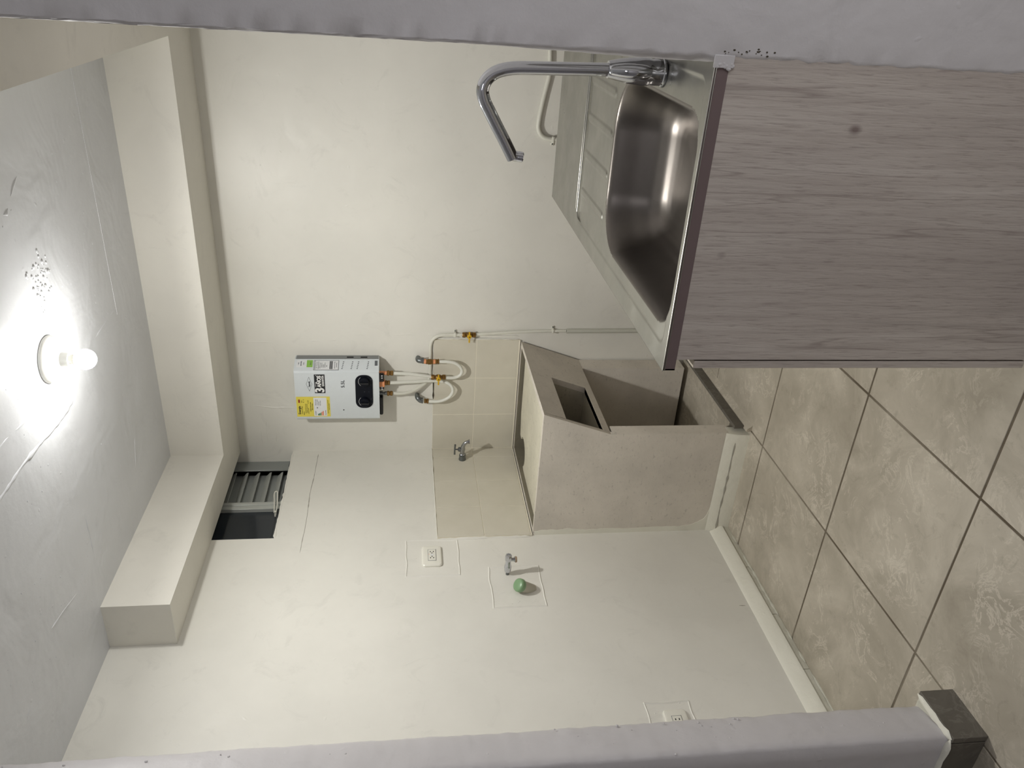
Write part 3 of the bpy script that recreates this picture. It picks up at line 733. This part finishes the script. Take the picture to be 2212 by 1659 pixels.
# soft ridge down the casing
b = MB(); b.tube([(hxc-.004, hyf+.001, 1.995), (hxc-.004, hyf+.0005, hz0+.004)], .0022, 8, smooth=False); b.build('ridge', 'white', ht)
yf = hyf-.0008
def quad(x0, x1, z0, z1, mat, name, y=yf, r=.0):
    b = MB()
    if r:
        pts = []
        for (cx_, cz_, a0) in ((x1-r, z1-r, 0), (x0+r, z1-r, 90), (x0+r, z0+r, 180), (x1-r, z0+r, 270)):
            for k in range(7): a = R(a0+15*k); pts.append((cx_+r*math.cos(a), cz_+r*math.sin(a)))
    else: pts = [(x0, z0), (x1, z0), (x1, z1), (x0, z1)]
    b.prism(pts, y, y+.0016, 'y'); return b
RX, UP = (1, 0, 0), (0, 0, 1)
# yellow energy label
en = quad(.291, .409, 1.975, 2.1445, 'stickyellow', 'l').build('energy_label', 'stickyellow', ht, smooth=False)
en['label'] = 'yellow energy rating label'
quad(.295, .404, 1.992, 2.058, 0, 0, yf-.0004).build('white_field', 'stickwhite', en, smooth=False)
quad(.374, .393, 2.126, 2.134, 0, 0, yf-.0004).build('red_block', 'red', en, smooth=False)
for nm, mt, (z, l) in (('green_bar', 'bgreen', (2.036, .010)), ('green_bar', 'bgreen', (2.030, .013)), ('pale_green_bar', 'bgreen2', (2.024, .016)), ('orange_bar', 'borange', (2.018, .021)), ('orange_bar', 'borange', (2.0115, .026))):
    quad(.298, .298+l, z-.0024, z+.0024, 0, 0, yf-.0008).build(nm, mt, en, smooth=False)
yt = yf-.0007
text_obj('lettering', [('Energia', (.330, yt, 2.130), RX, UP, .0165, .0004)]+[
    ('Consumo de energia', (.330, yt, 2.117), RX, UP, .0055, 0), ('Ahorro', (.382, yt, 2.117), RX, UP, .005, 0),
    ('Eficiencia', (.312, yt, 2.108), RX, UP, .0055, 0), ('75     %', (.384, yt, 2.108), RX, UP, .006, 0),
    ('Calentador de paso a gas tipo', (.340, yt, 2.099), RX, UP, .0048, 0), ('capacidad nominal 5,5 L/min', (.340, yt, 2.092), RX, UP, .0048, 0),
    ('consumo nominal', (.325, yt, 2.085), RX, UP, .0048, 0), ('tiro natural', (.378, yt, 2.085), RX, UP, .0045, 0),
    ('Mas eficiente', (.313, yt-.0003, 2.049), RX, UP, .0045, 0), ('Menos eficiente', (.315, yt-.0003, 1.999), RX, UP, .0045, 0), ('A', (.344, yt-.0003, 2.040), RX, UP, .009, .0003),
    ('Compare este equipo', (.376, yt-.0003, 2.048), RX, UP, .0042, 0), ('con otros de iguales', (.376, yt-.0003, 2.040), RX, UP, .0042, 0), ('caracteristicas', (.370, yt-.0003, 2.032), RX, UP, .0042, 0), ('antes de comprar', (.372, yt-.0003, 2.024), RX, UP, .0042, 0),
    ('El consumo real varia con el uso del aparato', (.350, yt, 1.986), RX, UP, .0045, 0), ('Conserve esta etiqueta', (.350, yt, 1.980), RX, UP, .0042, 0), ('Compare antes de elegir', (.350, yt, 2.074), RX, UP, .0055, .0001), ('Etiqueta de energia', (.350, yt, 2.065), RX, UP, .005, .0001)], 'ink', en)
# warranty sticker
wsx = quad(.430, .538, 1.995, 2.048, 0, 0).build('warranty_sticker', 'stickblack', ht, smooth=False)
wsx['label'] = 'black warranty sticker with white lettering'
text_obj('lettering', [('3', (.448, yt, 2.0205), (.95, 0, 0), UP, .062, .0022), ('AÑOS', (.498, yt, 2.0235), (.92, 0, 0), UP, .0265, .0012), ('GARANTÍA', (.501, yt, 2.0045), (.88, 0, 0), UP, .0142, .0006), ('*', (.533, yt, 2.036), RX, UP, .012, .0004), ('COBERTURA', (.480, yt, 2.0415), RX, UP, .005, 0)], 'inkwhite', wsx)
# diamond logo with lettering
b = MB(); dz, dx, cz_, cxx = .0145, .041, 2.074, .4825
for k in range(4):
    P4 = [(cxx+dx, cz_), (cxx, cz_+dz), (cxx-dx, cz_), (cxx, cz_-dz)]
    a, c = P4[k], P4[(k+1) % 4]; b.tube([(a[0], yf, a[1]), (c[0], yf, c[1])], .0006, 6, smooth=False)
b.build('diamond_logo', 'inkgrey', ht)
text_obj('lettering', [('haceb', (.483, yf, 2.0735), (.95, 0, 0), UP, .0145, .0003), ('5.5L', (.483, yf, 1.9055), (1.06, 0, 0), UP, .0245, .00025)], 'ink', ht)
quad(.3265, .3325, 1.9035, 1.9095, 0, 0, yf-.0008, .0029).build('sensor_hole', 'hole', ht)
# control panel with two knobs
cp = quad(.342, .535, 1.755, 1.843, 0, 0, yf-.0025, .036); cpo = cp.build('control_panel', 'navy', ht, ang=50)
for kx in (.380, .498):
    b = MB(); yk = yf-.0025; b.lathe([(0, 0), (.0265, 0), (.0255, .008), (.0235, .016), (.0215, .018), (0, .018)], (kx, yk, 1.797), (0, -1, 0), 30)
    kb = b.build('knob', 'navy', cpo)
    MB().box(kx-.0045, kx+.0045, yk-.027, yk-.016, 1.797-.021, 1.797+.021, .002, 2).build('knob_grip', 'black', kb)
    b = MB(); b.tube([(kx+.030*math.cos(a), yk-.0004, 1.797+.030*math.sin(a)) for a in [R(40+10*q) for q in range(12)]], .0007, 6); b.build('dial_arc', 'inkwhite', cpo)
text_obj('lettering', [('°C', (.438, yk-.0006, 1.797), RX, UP, .007, 0), ('min', (.395, yk-.0006, 1.765), RX, UP, .005, 0), ('max', (.480, yk-.0006, 1.765), RX, UP, .005, 0), ('▪', (.438, yk-.0006, 1.775), RX, UP, .008, 0), ('gas', (.368, yk-.0006, 1.763), RX, UP, .005, 0), ('agua', (.510, yk-.0006, 1.763), RX, UP, .005, 0)], 'inkgrey', cpo)
# stickers and printed marks on the slanted flank
A0 = Vector((hxc+.006, hyf+.008, 0)); A1 = Vector((hx1-.004, hys-.006, 0)); dv = (A1-A0).normalized(); nv = Vector((dv.y, -dv.x, 0)); L0 = (A1-A0).length
def flank(u0, u1, z0, z1, off=.0008):
    b = MB(); q = [A0+dv*L0*u+nv*off for u in (u0, u1)]
    vs = [b.bm.verts.new((p.x, p.y, z)) for p, z in ((q[0], z0), (q[1], z0), (q[1], z1), (q[0], z1))]
    vb = [b.bm.verts.new(Vector(v.co)-nv*.0012) for v in vs]
    b.bm.faces.new(vs); b.bm.faces.new(vb[::-1])
    for i in range(4): b.bm.faces.new((vs[i], vs[(i+1) % 4], vb[(i+1) % 4], vb[i]))
    return b
sp = flank(.0, .99, 1.925, 2.050).build('rating_plate', 'stickwhite', ht, smooth=False)
b = flank(.0, .03, 1.925, 2.050, .0011)
for a in ((.96, .99, 1.925, 2.05), (0, .99, 2.048, 2.050), (0, .99, 1.925, 1.927)):
    m2 = flank(*a, .0011); me = bpy.data.meshes.new('x'); m2.bm.to_mesh(me); b.bm.from_mesh(me); m2.bm.free(); bpy.data.meshes.remove(me)
b.build('plate_border', 'inkgrey', sp, smooth=False)
b = None
for k in range(13):
    zz = 1.955+k*.0013+(.0004 if k % 3 else 0); m2 = flank(.10, .90, zz, zz+.0006+.0004*(k % 2), .0012)
    if b is None: b = m2
    else:
        me = bpy.data.meshes.new('x'); m2.bm.to_mesh(me); b.bm.from_mesh(me); m2.bm.free(); bpy.data.meshes.remove(me)
tag(b.build('barcode', 'ink', sp, smooth=False), kind='stuff')
dvu = tuple(dv)
fp = lambda u, z: tuple(A0+dv*L0*u+nv*.0014+Vector((0, 0, z)))
text_obj('lettering', [('CALENTADOR A GAS', fp(.5, 2.043), dvu, UP, .0062, 0), ('TIPO   INSTANTANEO', fp(.5, 2.034), dvu, UP, .0045, 0), ('PRESION GAS NATURAL', fp(.5, 2.026), dvu, UP, .0045, 0), ('PRESION DE AGUA', fp(.45, 2.018), dvu, UP, .0045, 0), ('POTENCIA UTIL', fp(.5, 2.010), dvu, UP, .0045, 0), ('CONSUMO', fp(.4, 2.002), dvu, UP, .0045, 0), ('CAPACIDAD 5,5 L', fp(.5, 1.994), dvu, UP, .0045, 0), ('SERIE', fp(.4, 1.985), dvu, UP, .0045, 0), ('HECHO EN COLOMBIA', fp(.5, 1.945), dvu, UP, .0045, 0), ('USO INTERIOR', fp(.5, 1.935), dvu, UP, .0045, 0)], 'inkgrey', sp)
gs = flank(.30, 1.0, 2.056, 2.135).build('approval_sticker', 'stickwhite', ht, smooth=False)
flank(.30, 1.0, 2.056, 2.085, .0011).build('green_field', 'stickgreen', gs, smooth=False)
text_obj('lettering', [('GAS', fp(.66, 2.125), dvu, UP, .007, 0), ('NATURAL', fp(.66, 2.113), dvu, UP, .007, .0002), ('RETIE', fp(.66, 2.100), dvu, UP, .006, 0), ('SELLO', fp(.66, 2.066), dvu, UP, .007, 0)], 'inkgrey', gs)
b = None
for zc in (1.908, 1.862, 1.832, 1.782):
    for k in range(5):
        m2 = flank(.12+.17*k, .19+.17*k, zc-.003-.0016*k, zc+.003-.0016*k, .0006)
        if b is None: b = m2
        else: me = bpy.data.meshes.new('x'); m2.bm.to_mesh(me); b.bm.from_mesh(me); m2.bm.free(); bpy.data.meshes.remove(me)
tag(b.build('louvre_slots', 'inkgrey', ht, smooth=False), kind='stuff')
flank(.45, .95, 1.730, 1.744).build('small_sticker', 'inkgrey', ht, smooth=False)
# what hangs out of the bottom
b = MB(); b.box(.435, .525, -.095, -.055, 1.698, 1.724, .004, 1); b.build('valve_plate', 'black', ht)
for x in (.440, .452, .505, .517): MB().lathe([(0, 0), (.004, 0), (.004, .003), (0, .003)], (x, -.095, 1.708), (0, -1, 0), 10).build('screw', 'chrome', ht)
b = MB(); b.box(.283, .388, -.100, -.050, 1.704, 1.724, .008, 3); b.build('battery_box', 'black', ht)
MB().box(.45, .482, -.098, -.06, 1.694, 1.722, .003, 1).build('brass_block', 'copper', ht)

# ------------------------------------------------------------------ plumbing
def hexnut(b, c, d, r, h): b.lathe([(r*.82, 0), (r, .0015), (r, h-.0015), (r*.82, h)], c, d, 6)
def nut(c, d, name, parent, r=.013, h=.020):
    d = Vector(d).normalized(); c = Vector(c); b = MB()
    b.lathe([(0, 0), (r*.9, 0), (r, .002), (r, h*.40), (r*.78, h*.48), (r*.78, h*.56), (r*1.05, h*.62), (r*1.05, h*.92), (r*.85, h), (0, h)], c, d, 16)
    return b.build(name, 'brass', parent, ang=25)
def ball_valve(parent, c, name='valve', L=.076):
    """brass body running along z with a yellow butterfly lever facing the room"""
    c = Vector(c); b = MB(); h = L/2
    b.lathe([(0, -h), (.0125, -h), (.0140, -h+.003), (.0140, -h+.016), (.0105, -h+.019), (.0105, -h+.024), (.0135, -.011), (.0150, -.006), (.0150, .006), (.0135, .011), (.0105, h-.024), (.0105, h-.019), (.0140, h-.016), (.0140, h-.003), (.0125, h), (0, h)], c, (0, 0, 1), 16)
    b.lathe([(0, 0), (.0075, 0), (.0075, .020), (0, .020)], c, (0, -1, 0), 12)
    v = b.build(name, 'brass', parent, ang=30)
    b = MB(); y = c.y-.021
    b.lathe([(0, 0), (.0115, 0), (.0115, .005), (.006, .007), (0, .007)], (c.x, y, c.z), (0, -1, 0), 18)
    b.box(c.x-.034, c.x+.028, y-.006, y-.001, c.z-.004, c.z+.004, .002, 2)
    lv = b.build('lever', 'yellow', v); lv['label'] = 'yellow butterfly lever'
    MB().lathe([(0, 0), (.0035, 0), (.0035, .004), (0, .004)], (c.x, y-.006, c.z), (0, -1, 0), 8).build('lever_screw', 'brass', v)
    return v
PR = .0088
# cold feed
cw = empty('water_pipe', (.574, -.001, 1.522), 'white looped water pipe with brass coupling and yellow-lever valve, right-hand pipe under the water heater', 'pipe', 'water pipes of the heater')
cw['group'] = 'water pipes of the heater'
def elbow(parent, x, z, ye, tilt=0):
    b = MB(); b.tube([(x, 0, z), (x, -.018, z+.001), (x+tilt*.3, ye+.003, z-.004), (x+tilt, ye-.002, z-.018), (x+tilt, ye-.002, z-.026)], [.0115, .0125, .0145, .0145, .0130], 18, 5)
    b.lathe([(0, 0), (.0165, 0), (.0165, .008), (0, .008)], (x+tilt, ye-.002, z-.030), (0, 0, 1), 18)
    return b.build('elbow', 'galv', parent, ang=50)
elbow(cw, .576, 1.522, -.036)
MB().tube([(.575, -.040, 1.496), (.574, -.043, 1.486), (.573, -.045, 1.478)], .0125, 14).build('thread_tape', 'copper', cw); MB().tube([(.573, -.045, 1.446), (.574, -.046, 1.430)], .0120, 14, smooth=False).build('thread_tape', 'copper', cw)
b = MB(); b.lathe([(0, 0), (.0135, 0), (.0135, .010), (.0155, .011), (.0155, .026), (.0135, .027), (.0135, .036), (0, .036)], (.573, -.045, 1.444), (0, 0, 1), 8); b.build('union', 'brass', cw, ang=20)
nut((.575, -.047, 1.432), (.03, -.02, -1), 'nut', cw)
MB().tube([(.576, -.048, 1.416), (.576, -.05, 1.40), (.575, -.05, 1.37), (.568, -.05, 1.331), (.548, -.05, 1.303), (.520, -.05, 1.291), (.495, -.052, 1.302), (.482, -.054, 1.335), (.484, -.055, 1.379)], PR, 14).build('hose', 'pex', cw)
ball_valve(cw, (.4865, -.055, 1.415))
MB().tube([(.489, -.055, 1.450), (.494, -.056, 1.475), (.502, -.060, 1.510), (.512, -.065, 1.571), (.517, -.07, 1.635), (.519, -.07, 1.665)], PR, 14).build('hose', 'pex', cw)
nut((.519, -.07, 1.650), (.02, 0, 1), 'nut', cw, .0135, .034)
MB().tube([(.5195, -.07, 1.684), (.521, -.07, 1.724)], [.0105, .010], 12, smooth=False).build('thread_tape', 'copper', cw)
# hot outlet
hw = empty('water_pipe', (.350, -.001, 1.524), 'white looped pipe without a valve, feeding the middle connection under the water heater', 'pipe', 'water pipes of the heater')
elbow(hw, .353, 1.524, -.036, -.016)
nut((.335, -.040, 1.488), (-.05, -.05, -1), 'nut', hw, .0128, .024)
MB().tube([(.334, -.042, 1.466), (.334, -.045, 1.45), (.338, -.05, 1.404), (.359, -.05, 1.359), (.391, -.05, 1.338), (.419, -.05, 1.339), (.440, -.045, 1.356), (.452, -.040, 1.384), (.456, -.038, 1.445), (.457, -.050, 1.544), (.461, -.066, 1.640), (.462, -.07, 1.676)], PR, 14).build('hose', 'pex', hw)
nut((.462, -.07, 1.668), (0, 0, 1), 'nut', hw, .0128, .026)
MB().tube([(.462, -.07, 1.692), (.462, -.07, 1.724)], .010, 12, smooth=False).build('connector', 'copper', hw)
# gas line
gp = empty('gas_pipe', (.714, -.001, 1.30), 'long white gas pipe with yellow-lever valve, rising behind the sink to the heater', 'pipe')
gz = -.0125
MB().tube([(.399, -.068, 1.652), (.395, -.065, 1.62), (.394, -.060, 1.59), (.398, -.050, 1.555), (.412, -.036, 1.520), (.434, -.022, 1.482), (.462, -.0145, 1.460), (.50, gz, 1.456), (.60, gz, 1.457), (.650, gz, 1.457), (.683, gz, 1.447), (.703, gz, 1.424), (.711, gz, 1.395), (.7135, gz, 1.34), (.714, gz, 1.290)], .0085, 14).build('tube', 'ppaint', gp)
ball_valve(gp, (.7145, gz-.003, 1.258), L=.070)
MB().tube([(.7155, gz, 1.226), (.722, gz, 1.14), (.729, gz, 1.055), (.735, gz, .93), (.7385, gz, .824), (.739, gz, .745)], .0080, 14).build('tube', 'ppaint', gp)
MB().tube([(.739, gz-.001, .742), (.743, gz-.001, .36), (.744, gz-.001, .05)], .0115, 14, smooth=False).build('sleeve', plain('grey_conduit', (196, 196, 184), .5), gp)
nut((.399, -.07, 1.654), (0, 0, 1), 'nut', gp, .0130, .030)
b = MB(); b.lathe([(0, 0), (.010, 0), (.010, .012), (.007, .014), (.007, .022), (.0115, .024), (.0115, .040), (0, .040)], (.400, -.07, 1.683), (0, 0, 1), 14); b.build('connector', 'galv', gp, ang=30)
def clip(parent, x, z, s=1):
    b = MB(); b.box(x-.011, x+.013, gz-.011, -.001, z-.006, z+.006, .003, 2); b.box(x+.010, x+.026, -.006, -.001, z-.007, z+.007, .002, 1); b.build('clip', 'ppaint', parent)
    MB().lathe([(0, 0), (.004, 0), (.0035, .003), (0, .003)], (x+.020, -.006, z), (0, -1, 0), 10).build('clip_screw', 'galv', parent)
clip(gp, .7135, 1.330); clip(gp, .7385, .815)
# loop of painted pipe low on the back wall, behind the sink
lo = empty('wall_pipe', (1.72, -.001, .90), 'white painted pipe bending along the back wall just above the sink', 'pipe')
MB().tube([(2.25, -.0105, .955), (2.113, -.0105, .947), (2.058, -.0105, .943), (2.003, -.0105, .941), (1.894, -.0105, .961), (1.80, -.0105, .974), (1.762, -.0105, .972), (1.733, -.0105, .953), (1.722, -.0105, .925), (1.719, -.0105, .895), (1.720, -.0105, .84), (1.722, -.0105, .05)], .0105, 14).build('tube', 'ppaint', lo)
b = MB(); b.box(1.704, 1.734, -.024, -.001, .895, .907, .003, 2); b.box(1.690, 1.706, -.006, -.001, .893, .909, .002, 1); b.build('clip', 'ppaint', lo)
MB().lathe([(0, 0), (.0035, 0), (.003, .003), (0, .003)], (1.698, -.006, .901), (0, -1, 0), 8).build('clip_screw', 'galv', lo)
wander([(TX+.018, -.003, 1.42), (TX+.022, -.003, 1.2), (TX+.020, -.003, .99)], .0045, .002, 'caulk_line', 'wall', wb, (0, -1, 0), flat=.8)

# tap over the tub
TY_, TZ_ = -.125, 1.278
tp = empty('wall_tap', (0.011, TY_, TZ_), 'grey metal garden tap with T-shaped handle on the tiles above the laundry tub', 'tap')
b = MB(); b.lathe([(0, -.004), (.0190, -.004), (.0200, .0), (.0195, .007), (.0180, .011), (.0180, .027), (.0185, .031), (.0, .031)], (t_, TY_, TZ_), (1, 0, 0), 20); b.build('coupling', 'galv', tp)
b = MB(); b.lathe([(0, 0), (.0165, 0), (.0185, .004), (.0165, .009), (.0120, .012), (0, .012)], (t_+.030, TY_, TZ_), (1, 0, 0), 8)
b.tube([(t_+.036, TY_, TZ_), (t_+.052, TY_, TZ_+.001), (t_+.068, TY_, TZ_), (t_+.085, TY_, TZ_-.001), (t_+.100, TY_, TZ_-.008), (t_+.110, TY_, TZ_-.018), (t_+.114, TY_, TZ_-.030)], [.0115, .0125, .0140, .0115, .0100, .0095, .0095], 16, 5)
b.lathe([(0, 0), (.0100, 0), (.0100, .006), (.0130, .008), (.0130, .013), (.0105, .013), (0, .010)], (t_+.1135, TY_, TZ_-.024), (.12, 0, -1), 18)
b.tube([(t_+.066, TY_, TZ_+.004), (t_+.066, TY_, TZ_+.016)], .0105, 12, smooth=False)
b.build('body', 'dullchrome', tp, ang=40)
b = MB(); b.lathe([(0, 0), (.0120, 0), (.0135, .003), (.0125, .010), (.006, .013), (.0038, .014), (.0038, .026), (.0065, .027), (.0065, .034), (0, .035)], (t_+.066, TY_, TZ_+.013), (0, 0, 1), 8); b.build('bonnet', 'galv', tp, ang=20)
b = MB(); b.tube([(t_+.034, TY_, TZ_+.0435), (t_+.066, TY_, TZ_+.0435), (t_+.097, TY_, TZ_+.0415)], [.0050, .0042, .0052], 12, smooth=False); b.build('handle', 'galv', tp)
# angle valve
AY, AZ = -1.045, 1.136
av = empty('angle_valve', (0, AY, AZ), 'small chrome angle valve sticking out of the left wall beside the green cap', 'valve')
b = MB(); b.lathe([(0, 0), (.0075, 0), (.0075, .032), (0, .032)], (0, AY, AZ), (1, 0, 0), 14); b.build('nipple', 'galv', av)
b = MB(); b.lathe([(0, .020), (.0135, .020), (.0150, .024), (.0150, .034), (.0160, .037), (.0165, .045), (.0150, .054), (.0125, .058), (.0125, .088), (0, .088)], (0, AY, AZ), (1, 0, 0), 20)
b.lathe([(0, 0), (.0085, 0), (.0085, .018), (.0120, .019), (.0120, .029), (0, .030)], (.086, AY, AZ-.006), (0, 0, -1), 18); b.build('body', 'chrome', av, ang=35)
b = MB(); b.lathe([(0, .082), (.0145, .082), (.0155, .086), (.0155, .108), (.0135, .112), (.0085, .112), (.0075, .109), (0, .109)], (0, AY, AZ), (1, 0, 0), 8); b.build('handle', 'chrome', av, ang=20)
MB().lathe([(0, 0), (.0135, 0), (.0140, .004), (.0125, .008), (0, .009)], (.086, AY, AZ-.030), (0, 0, -1), 20).build('outlet_cap', plain('tan_cap', (160, 140, 116), .5), av)
# green capped pipe
GY, GZ = -1.143, 1.050
gc = empty('capped_drain_pipe', (0, GY, GZ), 'white pipe stub closed with a green plastic cap on the left wall', 'pipe')
gd_ = Vector((.050, -.022, .062)).normalized(); g0 = Vector((0, -1.143, 1.050))
MB().lathe([(0, -.02), (.0255, -.02), (.0255, .062), (0, .062)], g0, gd_, 28).build('pipe', plain('stained_white_pipe', (190, 186, 170), .5), gc)
b = MB(); b.lathe([(0, 0), (.0290, 0), (.0300, .002), (.0300, .016), (.0280, .022), (.022, .025), (0, .026)], g0+gd_*.052, gd_, 32); cpg = b.build('cap', 'green', gc, ang=50)
cpg['label'] = 'green plastic cap'

# sockets
def socket(name, y0, y1, z0, z1, label, single=False):
    cy_, cz2 = (y0+y1)/2, (z0+z1)/2
    s = empty(name, (0, cy_, cz2), label, 'socket')
    def rr_(y0, y1, z0, z1, r, a, c_, n=6):
        pts = []
        for (py, pz, a0) in ((y1-r, z1-r, 0), (y0+r, z1-r, 90), (y0+r, z0+r, 180), (y1-r, z0+r, 270)):
            for k in range(n+1): t = R(a0+90*k/n); pts.append((py+r*math.cos(t), pz+r*math.sin(t)))
        return pts
    b = MB(); P = [rr_(y0, y1, z0, z1, .016, 0, 0), rr_(y0, y1, z0, z1, .016, 0, 0), rr_(y0+.004, y1-.004, z0+.004, z1-.004, .013, 0, 0), rr_(y0+.012, y1-.012, z0+.010, z1-.010, .009, 0, 0)]
    hs = [0, .007, .011, .0125]; rg = [[b.bm.verts.new((h, *q)) for q in p] for p, h in zip(P, hs)]; n = len(P[0])
    for A, B in zip(rg, rg[1:]):
        for i in range(n): b.bm.faces.new((A[i], A[(i+1) % n], B[(i+1) % n], B[i]))
    b.bm.faces.new(rg[-1]); b.bm.faces.new(rg[0][::-1]); b.build('cover_plate', 'plate', s, ang=30)
    iy0, iy1, iz0, iz1 = cy_-.037, cy_+.037, cz2-.0175, cz2+.0175
    MB().box(.012, .0132, iy0-.0015, iy1+.0015, iz0-.0015, iz1+.0015).build('insert_gap', 'inkgrey', s, smooth=False)
    MB().box(.012, .0145, iy0, iy1, iz0, iz1, .001, 1).build('socket_insert', 'plate', s)
    for c in (-1, 1):
        yy = cy_+c*.021
        for (a0, a1, c0, c1) in ((yy-.0035, yy+.0035, cz2+.0050, cz2+.0090), (yy-.0035, yy+.0035, cz2-.0090, cz2-.0050), (yy+c*-.0095-.0025, yy+c*-.0095+.0025, cz2-.0025, cz2+.0025)):
            MB().box(.0143, .0149, a0, a1, c0, c1).build('slot', 'hole', s, smooth=False)
        MB().box(.0143, .0152, cy_-.006, cy_+.006, cz2+c*.004-.003, cz2+c*.004+.003, .0005, 1).build('test_button', 'stickwhite', s)
    return s
s1 = socket('wall_socket', -.980, -.842, 1.425, 1.516, 'white rounded wall socket with two outlets, left of the tiled corner')
MB().lathe([(0, 0), (.0015, 0), (.0015, .001), (0, .001)], (.0145, -.908, 1.484), (1, 0, 0), 8).build('indicator', plain('pink_indicator', (240, 150, 120), .4), s1)
s2 = socket('wall_socket', -1.960, -1.820, .556, .646, 'white wall socket low on the left wall, half hidden by the near wall end')
